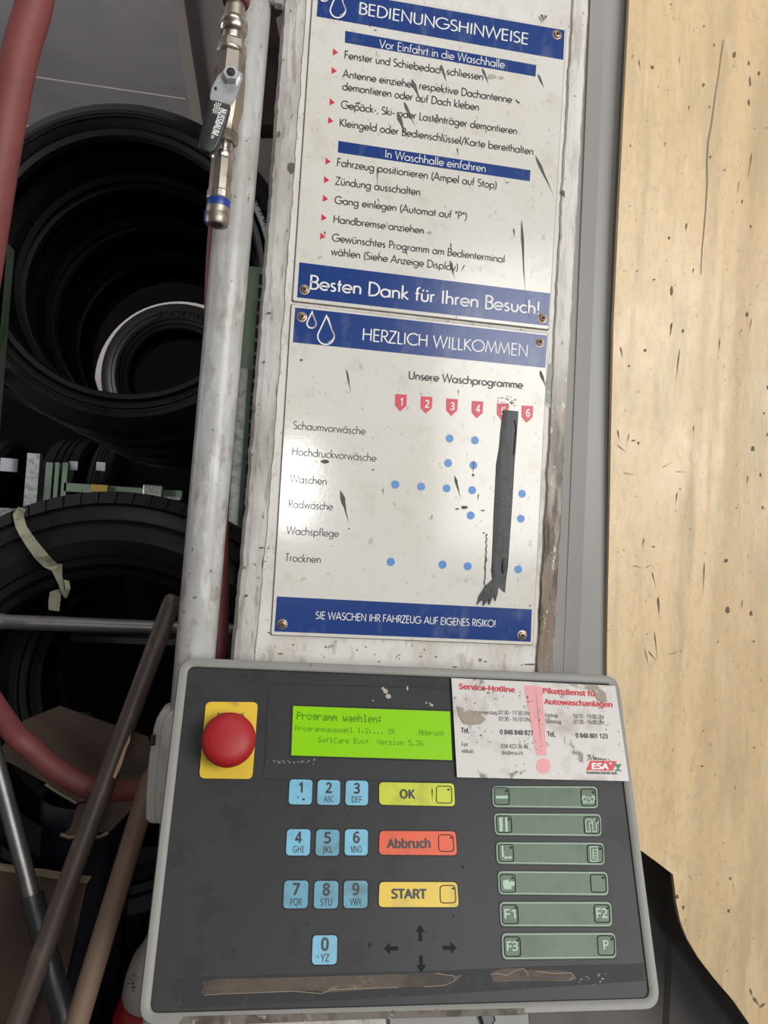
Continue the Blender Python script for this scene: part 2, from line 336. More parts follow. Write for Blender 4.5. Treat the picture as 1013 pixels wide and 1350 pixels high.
g('T', .54, [(.27, 0), (.27, 1)], [(.02, 1), (.52, 1)]); g('U', .76, [(.10, 1), (.10, .30)] + arc(.38, .30, .28, 180, 360, 12) + [(.66, 1)])
g('V', .76, [(.02, 1), (.38, 0), (.74, 1)]); g('W', 1.16, [(.02, 1), (.30, .03), (.58, 1), (.86, .03), (1.14, 1)]); g('Z', .64, [(.06, 1), (.58, 1), (.04, 0), (.60, 0)])
g('a', .72, ring(.34, .30, .29), [(.63, 0), (.63, X)]); g('b', .72, ring(.38, .30, .29), [(.09, 0), (.09, 1.05)])
g('c', .54, arc(.34, .30, .29, 48, 312, 12)); g('d', .72, ring(.34, .30, .29), [(.63, 0), (.63, 1.05)])
g('e', .66, [(.05, .29), (.62, .29)] + arc(.335, .30, .29, 0, 318, 16)); g('f', .34, [(.14, 0), (.14, .82)] + arc(.31, .84, .17, 180, 80, 6), [(.01, .56), (.30, .56)])
g('g', .72, ring(.34, .30, .29), [(.63, X), (.63, -.04)] + arc(.35, -.05, .28, 0, -150, 10)); g('h', .60, [(.09, 0), (.09, 1.05)], [(.09, .35)] + arc(.30, .37, .21, 180, 0, 10) + [(.51, 0)])
g('i', .22, [(.11, 0), (.11, X)], [(.11, .78), (.11, .86)]); g('j', .22, [(.11, X), (.11, -.28)]); g('k', .54, [(.09, 0), (.09, 1.05)], [(.44, .6), (.12, .32), (.50, 0)])
g('l', .22, [(.11, 0), (.11, 1.05)]); g('m', .88, [(.09, 0), (.09, X)], [(.09, .38)] + arc(.265, .40, .175, 180, 0, 9) + [(.44, 0)], [(.44, .38)] + arc(.615, .40, .175, 180, 0, 9) + [(.79, 0)])
g('n', .60, [(.09, 0), (.09, X)], [(.09, .35)] + arc(.30, .37, .21, 180, 0, 10) + [(.51, 0)]); g('o', .68, ring(.34, .30, .29))
g('p', .72, ring(.38, .30, .29), [(.09, -.32), (.09, X)]); g('r', .36, [(.09, 0), (.09, X)], [(.09, .38)] + arc(.25, .42, .16, 180, 65, 7))
g('s', .44, arc(.22, .455, .13, 40, 215, 8, .135) + [(.14, .34), (.28, .28)] + arc(.21, .145, .145, 50, -145, 9)); g('t', .30, [(.14, 0), (.14, .86)], [(.01, .56), (.28, .56)])
g('u', .60, [(.09, X), (.09, .23)] + arc(.30, .22, .21, 180, 360, 10) + [(.51, X)]); g('v', .54, [(.02, X), (.27, .02), (.52, X)])
g('w', .82, [(.02, X), (.22, .03), (.41, X), (.60, .03), (.80, X)]); g('y', .56, [(.02, X), (.28, .03)], [(.54, X), (.16, -.32)]); g('z', .50, [(.05, .57), (.43, .57), (.04, .02), (.46, .02)])
for a, b, dx in (('ä', 'a', .34), ('ü', 'u', .30)): G[a] = (G[b][0], G[b][1] + ([(dx - .14, .76), (dx - .14, .90)], [(dx + .14, .76), (dx + .14, .90)]))
g('!', .26, [(.13, .28), (.13, 1)], [(.13, 0), (.13, .09)]); g('(', .32, arc(.62, .42, .50, 130, 230, 8, .78)); g(')', .32, arc(-.30, .42, .50, 50, -50, 8, .78))
g('-', .36, [(.05, .32), (.31, .32)]); g(',', .24, [(.14, .08), (.07, -.14)]); g('.', .24, [(.12, 0), (.12, .09)]); g('/', .44, [(.02, -.15), (.42, 1.05)]); g('"', .36, [(.10, .72), (.10, 1)], [(.24, .72), (.24, 1)])

def stroke_poly(st, wd):
    """ribbon quads for a stroke"""
    n = len(st); L, Rr = [], []
    closed = n > 3 and abs(st[0][0] - st[-1][0]) + abs(st[0][1] - st[-1][1]) < 1e-4
    for i in range(n):
        p = Vector(st[i]).to_2d() if False else Vector((st[i][0], st[i][1]))
        a = Vector(st[i - 1]) if i > 0 else (Vector(st[-2]) if closed else None)
        b = Vector(st[i + 1]) if i < n - 1 else (Vector(st[1]) if closed else None)
        d1 = (p - a).normalized() if a is not None and (p - a).length > 1e-6 else None
        d2 = (b - p).normalized() if b is not None and (b - p).length > 1e-6 else None
        d1 = d1 or d2; d2 = d2 or d1
        t = (d1 + d2); t = t.normalized() if t.length > 1e-3 else d2
        nn = Vector((-t.y, t.x)); k = max(.38, nn.dot(Vector((-d1.y, d1.x))))
        L.append(p + nn * (wd / 2 / k)); Rr.append(p - nn * (wd / 2 / k))
    return [(Rr[i], Rr[i + 1], L[i + 1], L[i]) for i in range(n - 1)]
def text_polys(s, wd=.10, track=.03):
    x = 0; out = []
    for ch in s:
        adv, sts = G[ch]
        for k, st in enumerate(sts):
            for q in stroke_poly(st, wd): out.append(([(p.x + x, p.y) for p in q], k))
        x += adv + track
    return out, x - track
def put_text(F, topix, s, p0, p1, cap, h, name, material, parent, wd=.10, track=.035):
    """lettering in the stroke alphabet: baseline from p0 to p1, cap height cap (all measured), on frame F"""
    a0 = Vector(topix(*p0)); a1 = Vector(topix(*p1)); d = a1 - a0; polys, width = text_polys(s, wd, track)
    sx = d.length / width; e = d.normalized(); n = Vector((-e.y, e.x))
    c1 = Vector(topix((p0[0] + p1[0]) / 2, (p0[1] + p1[1]) / 2)); c2 = Vector(topix((p0[0] + p1[0]) / 2, (p0[1] + p1[1]) / 2 - cap)); sy = (c2 - c1).length
    bm = bmesh.new()
    for q, k in polys:
        vs = [bm.verts.new(F(*(a0 + e * (x * sx) + n * (y * sy)), h + k * 1.2e-5)) for x, y in q]
        bm.faces.new(vs)
    return obj(name, bm, material, parent)
try:
    INTER = bpy.data.fonts.load(os.path.join(bpy.utils.resource_path('LOCAL'), 'datafiles', 'fonts', 'NotoSansHebrew-Regular.woff2'))
except Exception:
    INTER = None
def font_mesh(s, bold=0.0):
    c = bpy.data.curves.new('lettering', 'FONT'); c.body = s; c.resolution_u = 4
    if INTER: c.font = INTER
    o = bpy.data.objects.new('lettering', c); COL.objects.link(o)
    dg = bpy.context.evaluated_depsgraph_get(); dg.update()
    me = o.evaluated_get(dg).to_mesh()
    vs = [(v.co.x, v.co.y, 0) for v in me.vertices]; fs = [tuple(p.vertices) for p in me.polygons]
    o.evaluated_get(dg).to_mesh_clear()
    bpy.data.objects.remove(o); bpy.data.curves.remove(c)
    if bold:
        n0, f0 = list(vs), list(fs)
        for lv, (dx, dy) in enumerate(((bold, 0), (bold / 2, bold * .4), (bold / 2, -bold * .4))):
            k = len(vs); vs += [(x + dx, y + dy, 1.2e-5 * (lv + 1)) for x, y, _z in n0]; fs += [tuple(i + k for i in f) for f in f0]
    return vs, fs
CAPH = max(v[1] for v in font_mesh('H')[0])
def put_font(F, topix, s, p0, p1, cap, h, name, material, parent, bold=.05, slant=0):
    """Inter lettering; baseline p0 -> p1, height of its tallest glyph = cap"""
    vs, fs = font_mesh(s, bold)
    xs = [v[0] for v in vs]; x0, x1 = min(xs), max(xs); cy = CAPH
    a0 = Vector(topix(*p0)); a1 = Vector(topix(*p1)); d = a1 - a0; e = d.normalized(); n = Vector((-e.y, e.x))
    mx, my = (p0[0] + p1[0]) / 2, (p0[1] + p1[1]) / 2
    sy = (Vector(topix(mx, my - cap)) - Vector(topix(mx, my))).length / cy; sx = d.length / (x1 - x0)
    bm = bmesh.new(); bv = [bm.verts.new(F(*(a0 + e * ((x - x0) * sx + slant * y * sy) + n * (y * sy)), h + z_)) for x, y, z_ in vs]
    for f in fs:
        try: bm.faces.new([bv[i] for i in f])
        except ValueError: pass
    return obj(name, bm, material, parent)
def put_poly(F, topix, pts, h, name, material, parent, thick=0.0, **kw):
    return obj(name, poly_slab(F, [topix(*p) for p in pts], h - max(thick, .00015), h), material, parent, **kw)
def streaks(F, topix, items, h, bm=None):
    """spindle-shaped marks: (x0, y0, x1, y1, width px)"""
    bm = bm or bmesh.new()
    for it in items:
        x0, y0, x1, y1, wd = it[:5]; head = it[5] if len(it) > 5 else .25
        d = Vector((x1 - x0, y1 - y0)); L = d.length
        if L < .1: continue
        e = d / L; n = Vector((-e.y, e.x)); Lp, Rp = [], []
        K = 8
        for i in range(K + 1):
            t = i / K
            ww = wd / 2 * ((t / head) ** .6 if t < head else max(.10, (1 - (t - head) / (1 - head))) ** 1.6) * random.uniform(.65, 1.1)
            c = Vector((x0, y0)) + d * t + n * random.uniform(-.12, .12) * wd * .5
            Lp.append(bm.verts.new(F(*topix(*(c + n * ww)), h))); Rp.append(bm.verts.new(F(*topix(*(c - n * ww)), h)))
        for i in range(K): bm.faces.new((Lp[i], Lp[i + 1], Rp[i + 1], Rp[i]))
    return bm
def blobs(F, topix, items, h, bm=None):
    bm = bm or bmesh.new()
    for (x, y, rx, ry) in items:
        n = 9; ph = random.uniform(0, 6)
        vs = [bm.verts.new(F(*topix(x + rx * math.cos(2 * PI * i / n + ph) * random.uniform(.6, 1.15), y - ry * math.sin(2 * PI * i / n + ph) * random.uniform(.6, 1.15)), h)) for i in range(n)]
        bm.faces.new(vs)
    return bm

# ================================================================== SETTING
def setting(name, bm, m): return obj(name, bm, m, kind='structure')
setting('floor', bx((0, -.4, -.05), (6.2, 7.4, .1)), M['concrete'])
setting('ceiling', bx((0, -.4, 3.35), (6.2, 7.4, .1)), M['ceil'])
setting('wall_back', bx((0, 3.4, 1.65), (6.2, .2, 3.3)), M['wall'])
setting('wall_left', bx((-3.1, -.4, 1.65), (.2, 7.4, 3.3)), M['wall'])
setting('wall_right', bx((3.1, -.4, 1.65), (.2, 7.4, 3.3)), M['wall'])
# board joint running across the ceiling
jd = ray(125, 113); jp = cam_loc + jd * ((3.299 - cam_loc.z) / jd.z)
setting('trim_1', bx((jp.x - .25, jp.y, 3.299), (1.3, .006, .004)), M['soffit_trim'])
# soffit running towards the back of the hall
a = at(255, 150, 1.0)
sx0 = a.x; sz = a.z
setting('trim_2', bevel(bx((sx0 + .55, 1.85, sz + .25), (1.1, 2.85, .5)), .004), M['soffit'])
setting('trim_3', bx((sx0 + .008, 1.85, sz - .004), (.022, 2.86, .012)), M['soffit_trim'])

# ================================================================== GREY COLUMN AND BEIGE COVER (right)
def column_strip():
    t = thing('machine_housing', 'tall grey sheet metal housing standing between the white post and the beige cover', 'housing', (.35, .1, 0))
    # front sheet, with a shallow fold
    x0 = at(737, 880, .03).x - .05
    xf = at(781, 700, .03).x
    bm = bmesh.new()
    prof = [(x0 + .012, .16), (x0 + .0125, .036), (x0 + .015, .030), (xf - .022, .026), (xf - .008, .0225), (xf + .035, .0190), (xf + .05, .0192), (xf + .05, .30), (x0 + .012, .30)]
    zlo = at(840, 1060, .03).z
    (xa, za), (xb, zb_) = sp(779.3, 0), sp(731.5, 886)
    pe = lambda z: xb + (xa - xb) * (z - zb_) / (za - zb_) + .0022      # just clear of the post's edge
    nl = 4                                                                # first points hug the post
    lo = [bm.verts.new((pe(zlo) + (x - prof[0][0]) if i < 3 or i == len(prof) - 1 else x, y, zlo)) for i, (x, y) in enumerate(prof)]
    hi = [bm.verts.new((pe(2.6) + (x - prof[0][0]) if i < 3 or i == len(prof) - 1 else x - .02, y, 2.6)) for i, (x, y) in enumerate(prof)]
    n = len(prof)
    for i in range(n): bm.faces.new((lo[i], lo[(i + 1) % n], hi[(i + 1) % n], hi[i]))
    bm.faces.new(lo[::-1]); bm.faces.new(hi)
    bmesh.ops.recalc_face_normals(bm, faces=bm.faces)
    obj('front_sheet', bm, M['grey_metal'], t)
    # lower body: wide dark plinth with a corner
    xc = at(886, 1250, .09).x
    bm = bmesh.new()
    prof = [(x0 + .03, .10), (xc - .004, .095), (xc, .088), (xc + .25, .07), (xc + .9, .07), (xc + .9, .6), (x0 + .03, .6)]
    ztop = zlo
    lo = [bm.verts.new((x, y, .005)) for x, y in prof]; hi = [bm.verts.new((x, y, ztop)) for x, y in prof]; n = len(prof)
    for i in range(n): bm.faces.new((lo[i], lo[(i + 1) % n], hi[(i + 1) % n], hi[i]))
    bm.faces.new(lo[::-1]); bm.faces.new(hi); bmesh.ops.recalc_face_normals(bm, faces=bm.faces)
    obj('lower_casing', bm, M['dark_metal'], t)
column_strip()

def beige_cover():
    t = thing('beige_cover', 'large yellowed beige plastic cover with scuffs, right of the white post', 'cover', (.45, .02, 1.0))
    # outline on the plane y=.012: left edge, clipped bottom corner, sloping lower edge
    YB = .012
    xcr = at(900, 1000, YB).x                      # soft crease
    def depth(x, z):                               # cover turns towards the viewer right of the crease
        zc = (z - 1.3)
        xc = xcr + zc * .03
        d = max(0.0, x - xc)
        y = YB - .16 * d - .30 * d * d
        y -= .0035 * math.exp(-((x - xc) / .008) ** 2)            # ridge along the crease
        y += .0022 * math.exp(-((x - xc - .02) / .009) ** 2)
        return y + .004 * math.sin(z * 5 + x * 7)
    edge = [(838, -320), (828, 0), (820, 150), (813, 300), (808, 430), (806, 560), (805, 669), (803.5, 780), (802.6, 864), (803, 960), (815, 1090), (832, 1113), (846, 1122), (868, 1138), (888, 1153), (891, 1170), (894, 1192), (900, 1218), (908, 1240), (920, 1262), (938, 1286), (960, 1312), (985, 1350), (1040, 1420), (1130, 1540)]
    E = [sp_y(px, py, YB) for px, py in edge]
    zt, zb = E[0][1], E[-1][1]; XR1 = 1.05
    def left(z):
        best = None
        for (xa, za), (xb, zb_) in zip(E, E[1:]):
            if za >= z >= zb_:
                k = (za - z) / (za - zb_) if za != zb_ else 0
                return xa + (xb - xa) * k
        return E[0][0] if z > E[0][1] else E[-1][0]
    zs = sorted(set([zt + (zb - zt) * i / 90 for i in range(91)] + [q[1] for q in E]), reverse=True)
    NX = 70; bm = bmesh.new(); front, back = [], []
    for z in zs:
        xl = left(z); rf, rb = [], []
        for i in range(NX + 1):
            s = i / NX; x = xl + (XR1 - xl) * (s ** 1.35)
            y = depth(x, z)
            rf.append(bm.verts.new((x, y, z))); rb.append(bm.verts.new((x, y + .005, z)))
        front.append(rf); back.append(rb)
    for A, B in zip(front, front[1:]):
        for i in range(NX): bm.faces.new((A[i], B[i], B[i + 1], A[i + 1]))
    for A, B in zip(back, back[1:]):
        for i in range(NX): bm.faces.new((A[i], A[i + 1], B[i + 1], B[i]))
    for k in range(len(zs) - 1):
        bm.faces.new((front[k][0], back[k][0], back[k + 1][0], front[k + 1][0]))
        bm.faces.new((front[k][NX], front[k + 1][NX], back[k + 1][NX], back[k][NX]))
    for i in range(NX):
        bm.faces.new((front[0][i], front[0][i + 1], back[0][i + 1], back[0][i]))
        bm.faces.new((front[-1][i], back[-1][i], back[-1][i + 1], front[-1][i + 1]))
    bmesh.ops.recalc_face_normals(bm, faces=bm.faces)
    obj('cover_sheet', bm, M['beige'], t, smooth=50)
    def F(a, b, h): return Vector((a, depth(a, b) - h, b))
    def tp(px, py):                                 # march to the curved sheet
        d = ray(px, py); tt = (YB - cam_loc.y) / d.y
        for _ in range(12):
            p = cam_loc + d * tt; tt += (depth(p.x, p.z) - p.y) / d.y
        p = cam_loc + d * tt; return (p.x, p.z)
    k = lambda x, y: (680 + x / 3.0, y / 3.0)
    k2 = lambda x, y: (680 + x / 2.8128, 420 + y / 2.8128)
    bl = []
    for (x, y, rx, ry) in [(541, 267, 8, 10), (743, 337, 6, 11), (866, 215, 8, 18), (922, 252, 6, 13), (926, 325, 7, 30), (922, 408, 7, 17), (963, 290, 5, 11), (607, 941, 6, 8),
                           (617, 1150, 7, 24), (662, 1308, 6, 10), (896, 797, 4, 11), (930, 897, 4, 9), (916, 1244, 6, 14), (771, 622, 5, 8), (745, 104, 4, 6), (616, 18, 4, 4), (767, 424, 4, 7),
                           (481, 1073, 4, 4), (548, 1106, 6, 5), (598, 1032, 3, 3), (565, 343, 3, 4), (603, 356, 3, 3), (828, 672, 4, 4), (785, 178, 3, 9), (430, 1073, 3, 3), (452, 816, 3, 3)]:
        p = k(x, y); bl.append((p[0], p[1], rx / 3.8, ry / 3.8))
    for (x, y, rx, ry) in [(481, 118, 9, 7), (880, 484, 8, 14), (787, 1082, 10, 20), (873, 1094, 9, 14), (780, 898, 9, 12), (883, 1196, 5, 5), (621, 46, 4, 9), (420, 176, 5, 6), (438, 452, 10, 4), (456, 462, 4, 8),
                           (934, 430, 4, 10), (916, 700, 4, 10), (908, 580, 4, 10), (512, 846, 6, 5), (648, 781, 4, 4), (610, 632, 4, 4), (935, 255, 4, 10), (922, 350, 3, 7), (449, 660, 3, 3)]:
        p = k2(x, y); bl.append((p[0], p[1], rx / 3.6, ry / 3.6))
    bl += [(926, 1010, 1.5, 1.5), (961, 1200, 1.6, 3), (893, 1182, 2.5, 3), (901, 1196, 1.5, 3), (963, 1158, 1.2, 2.5)]
    bm = blobs(F, tp, bl, .0006)
    st = []
    for (x0, y0, x1, y1, wd) in [(676, 882, 673, 922, 7), (617, 1276, 612, 1335, 6), (704, 1060, 701, 1085, 5), (648, 222, 647, 275, 2.5), (486, 235, 497, 290, 3.5), (462, 216, 462, 236, 4), (686, 418, 685, 444, 4), (885, 712, 872, 784, 4), (935, 600, 916, 728, 4), (592, 562, 590, 584, 4), (454, 572, 455, 588, 5)]:
        a, b = k(x0, y0), k(x1, y1); st.append((a[0], a[1], b[0], b[1], wd / 3))
    for (x0, y0, x1, y1, wd) in [(580, 15, 571, 74, 6), (609, 110, 591, 262, 4), (389, 103, 398, 154, 5), (758, 70, 752, 145, 3), (875, 0, 864, 68, 3), (378, 412, 386, 458, 5), (422, 424, 410, 476, 3), (376, 468, 422, 505, 3), (398, 572, 452, 582, 2.5), (862, 580, 857, 630, 4), (590, 568, 640, 568, 3), (600, 640, 592, 700, 4), (700, 900, 694, 1035, 5), (528, 1030, 534, 1115, 9), (515, 1160, 528, 1280, 4), (490, 1230, 528, 1276, 4), (566, 1246, 626, 1228, 3), (476, 812, 470, 865, 4), (432, 915, 480, 926, 3), (480, 926, 508, 910, 3), (842, 1040, 835, 1090, 3), (505, 935, 526, 1020, 3), (478, 1220, 498, 1310, 3), (660, 395, 660, 435, 3), (540, 555, 595, 525, 2.5)]:
        a, b = k2(x0, y0), k2(x1, y1); st.append((a[0], a[1], b[0], b[1], wd / 2.81))
    st += [(989, 1303, 993, 1316, 2.5), (993, 1314, 1003, 1328, 4), (1009, 1322, 1000, 1329, 3)]
    streaks(F, tp, st, .0006, bm)
    obj('scuff_marks', bm, M['beige_mark'], t, kind='stuff')
    crack = [k(*q) for q in [(822, 160), (812, 225), (802, 300), (790, 375), (775, 490), (762, 560), (757, 640), (758, 720), (752, 830), (746, 900), (738, 980), (733, 1085)]]
    bm = bmesh.new(); pv = None
    for i, (x, y) in enumerate(crack):
        wd = .5 + .5 * math.sin(i / 11 * PI)
        L_ = bm.verts.new(F(*tp(x - wd, y), .0005)); R2 = bm.verts.new(F(*tp(x + wd, y), .0005))
        if pv: bm.faces.new((pv[0], pv[1], R2, L_))
        pv = (L_, R2)
    obj('hairline_crack', bm, M['beige_line'], t)
def sp_y(px, py, y):
    p = at(px, py, y); return (p.x, p.z)
beige_cover()

# ================================================================== WHITE POST
def post():
    t = thing('white_post', 'weathered white painted post carrying both blue and white signs', 'post', (.12, .05, 0))
    # outer edges measured at several heights (they run slightly out of true with the signs)
    lpx = [(396, -300), (373, 0), (347, 350), (324, 650), (304, 864), (280, 1150)]
    rpx = [(797, -300), (779.3, 0), (756, 420), (745, 650), (731.5, 886), (715, 1150)]
    def edge(pts, z):
        P_ = [sp(*q) for q in pts]
        if z >= P_[0][1]: P_ = P_[:2]
        elif z <= P_[-1][1]: P_ = P_[-2:]
        for (xa, za), (xb, zb) in zip(P_, P_[1:]):
            if za >= z >= zb: return xa + (xb - xa) * (za - z) / (za - zb)
        (xa, za), (xb, zb) = (P_[0], P_[1]); return xa + (xb - xa) * (za - z) / (za - zb)
    zs = [0, .6, 1.0] + [1.1 + .02 * i for i in range(0, 40)] + [1.95, 2.3, 3.0]
    def loft(sections, m, name, smooth=False, label=None):
        bm = bmesh.new(); rings = [[bm.verts.new(p) for p in s] for s in sections]; n = len(rings[0])
        for A, B in zip(rings, rings[1:]):
            for i in range(n): bm.faces.new((A[i], A[(i + 1) % n], B[(i + 1) % n], B[i]))
        bm.faces.new(rings[0][::-1]); bm.faces.new(rings[-1]); bmesh.ops.recalc_face_normals(bm, faces=bm.faces)
        return obj(name, bm, m, t, smooth=smooth, label=label)
    LS, RS = .021, .019
    def nz(z, k, s): return noise.noise(Vector((k, 0, z * s)))
    core, le, re = [], [], []
    zf = sorted(set(zs + [1.0 + .0045 * i for i in range(220)]))
    for z in zf:
        xl, xr = edge(lpx, z), edge(rpx, z)
        core.append([(xl + LS, .0, z), (xr - RS, .0, z), (xr - RS, .12, z), (xl + LS, .12, z)])
        j = .0012 * nz(z, 3, 60) + .0008 * nz(z, 5, 160); s = .0015 * nz(z, 9, 40) + .0009 * nz(z, 11, 130)
        le.append([(xl + j, .006, z), (xl + .003 + j, -.0005, z), (xl + .008, -.002 + .0006 * nz(z, 1, 90), z), (xl + LS - .002 + s, -.0022, z), (xl + LS + s, .0002, z), (xl + LS + s, .118, z), (xl + j, .118, z)])
        j = .0012 * nz(z, 13, 60) + .0009 * nz(z, 15, 170); s = .0014 * nz(z, 19, 40) + .0009 * nz(z, 21, 130)
        re.append([(xr - RS + s, .118, z), (xr - RS + s, .0002, z), (xr - RS + .0015 + s, -.0018, z), (xr - .009, -.0022 + .0006 * nz(z, 23, 90), z), (xr - .0035 + j, -.0008, z), (xr + j, .006, z), (xr + j, .118, z)])
    loft(core, M['post'], 'post_face')
    loft(le, M['post_edge'], 'edge_moulding', label='left edge with flaking greyish paint')
    loft(re, M['rust_edge'], 'edge_moulding', label='right edge, white above and rusty brown towards the console')
    # dirty seams beside the mouldings
    bm = bmesh.new()
    for side in (0, 1):
        pv = None
        for z in zf[3:]:
            x = edge(lpx, z) + LS + .0015 * nz(z, 9, 40) + .0009 * nz(z, 11, 130) if side == 0 else edge(rpx, z) - RS + .0014 * nz(z, 19, 40) + .0009 * nz(z, 21, 130)
            ww = .00035 + .0004 * abs(nz(z, 31 + side, 80)); sgn = 1 if side == 0 else -1
            a = bm.verts.new((x - .0003 * sgn, -.0003, z)); b = bm.verts.new((x + sgn * ww, -.0003, z))
            if pv: bm.faces.new((pv[0], pv[1], b, a))
            pv = (a, b)
    obj('paint_seam', bm, M['crack'], t, kind='stuff')
    q = [(723, 480), (731, 479), (738.5, 481), (736, 497), (738, 512), (733, 520), (735, 534), (728, 540), (719.5, 534), (721, 505)]
    put_poly(sign_frame, sp, q, .0004, 'bare_patch', M['bare'], t, label='bare grey patch where the paint has flaked off')
    # knots and chips
    bm = blobs(sign_frame, sp, [(385, 222, 5, 8.5), (718, 25, 1.6, 3)], .0032)
    blobs(sign_frame, sp, [(368, 179, 2.6, 4.2), (374, 82, 1.4, 1.2), (355, 414, 3.5, 1.6), (348, 478, 1.8, 2), (345, 722, 4, 1.2), (354, 723, 1.5, 1), (325, 785, 2.2, 2), (323, 748, 1.5, 3), (350, 740, 1.2, 1.2), (333, 600, 1.2, 3.5)], .0034, bm)
    obj('paint_chips', bm, M['splash'], t, kind='stuff')
    bm = blobs(sign_frame, sp, [(387, 850, 1.6, 1.4), (430, 853, 2, 1.6), (443, 846, 1.3, 1), (500, 872, 2, 1), (575, 866, 1.6, 1.2), (640, 872, 3, 1), (355, 834, 2.5, 1.2), (370, 862, 4, 1.2), (600, 879, 4, 1), (700, 876, 9, 1.4)], .0004)
    obj('dirt_specks', bm, M['crack'], t, kind='stuff')
post()

# ================================================================== SIGNS
def screw(parent, px, py, F=sign_frame, tp=sp, h=.0022, r=.0034):
    a, b = tp(px, py); c = F(a, b, h); n = (F(a, b, h + .01) - c)
    s = obj('screw', lathe(bmesh.new(), c, n, [(r * 1.35, 0), (r * 1.35, .0004), (r, .0006), (r * .85, .0018), (r * .45, .0022), (r * .42, .0012)], 18), M['screw'], parent, smooth=30)
    obj('socket', lathe(bmesh.new(), c, n, [(r * .36, .001), (r * .36, .0024)], 6), M['bore'], s)
def drop(parent, px, tip, bot, wd, name='drop_emblem'):
    cx = px; H = bot - tip; rr = wd / 2
    def outline(k, dx=0, dy=0):
        o = []
        cy = bot - rr * k
        for i in range(25):
            a = R_(-205 + 230 * i / 24)
            o.append((cx + dx + rr * k * math.cos(a), cy + dy + rr * .98 * k * -math.sin(a)))
        return o
    L_ = arc(cx, bot - rr, rr, 25, -205, 22)     # y down: mirrored below
    pts = [(cx + 1.2, tip)] + [(x, 2 * (bot - rr) - y) for x, y in L_][::-1][::-1]
    pts = [(cx + .8, tip)] + [(cx + rr * math.cos(R_(a)), bot - rr - rr * math.sin(R_(a))) for a in [22 - 224 * i / 24 for i in range(25)]] + [(cx + .8, tip)]
    bm = bmesh.new(); n = len(pts)
    for wdt, off, sc_ in ((1.5, 0, 1.0),):
        for q in stroke_poly(pts, 1.9):
            bm.faces.new([bm.verts.new(sign_frame(*sp(*p), .0030)) for p in q])
    inner = [(cx + .8 + (x - cx - .8) * .72 + rr * .22, tip + (y - tip) * .86 + 2) for x, y in pts[:14]]
    for q in stroke_poly(inner, .8):
        bm.faces.new([bm.verts.new(sign_frame(*sp(*p), .0030)) for p in q])
    obj(name, bm, M['white_ink'], parent)
def band(parent, q, name='blue_band'):
    return put_poly(sign_frame, sp, q, .0024, name, M['blue'], parent)
S_ = lambda *a, **k: put_text(sign_frame, sp, *a, **k)

def tri(parent, x, y):      # red arrow bullet, x y = left top corner in pixels
    put_poly(sign_frame, sp, [(x, y), (x - .6, y + 9), (x + 6.4, y + 5.6)], .0025, 'bullet', M['red_ink'], parent)
def sign_plate(t, q):
    pts = round_quad([sp(*p) for p in q], .0015, 2)
    obj('sign_board', bevel(poly_slab(sign_frame, pts, .0003, .0022), .0004, 1), M['sign'], t)
    # thin dark gap line / raised rim
    rim = bmesh.new(); P_ = [Vector(sp(*p)) for p in q]; c = sum(P_, Vector((0, 0))) / 4
    for i in range(4):
        a, b = P_[i], P_[(i + 1) % 4]; e = (b - a).normalized(); n = Vector((-e.y, e.x))
        if n.dot(c - a) < 0: n = -n
        n_ = n * .0011
        pts2 = [a - n * .0006, b - n * .0006, b + n_ * .4, a + n_ * .4]
        poly_slab(sign_frame, [tuple(v) for v in pts2], .0001, .0008, rim)
    obj('grimy_rim', rim, M['crack'], t)

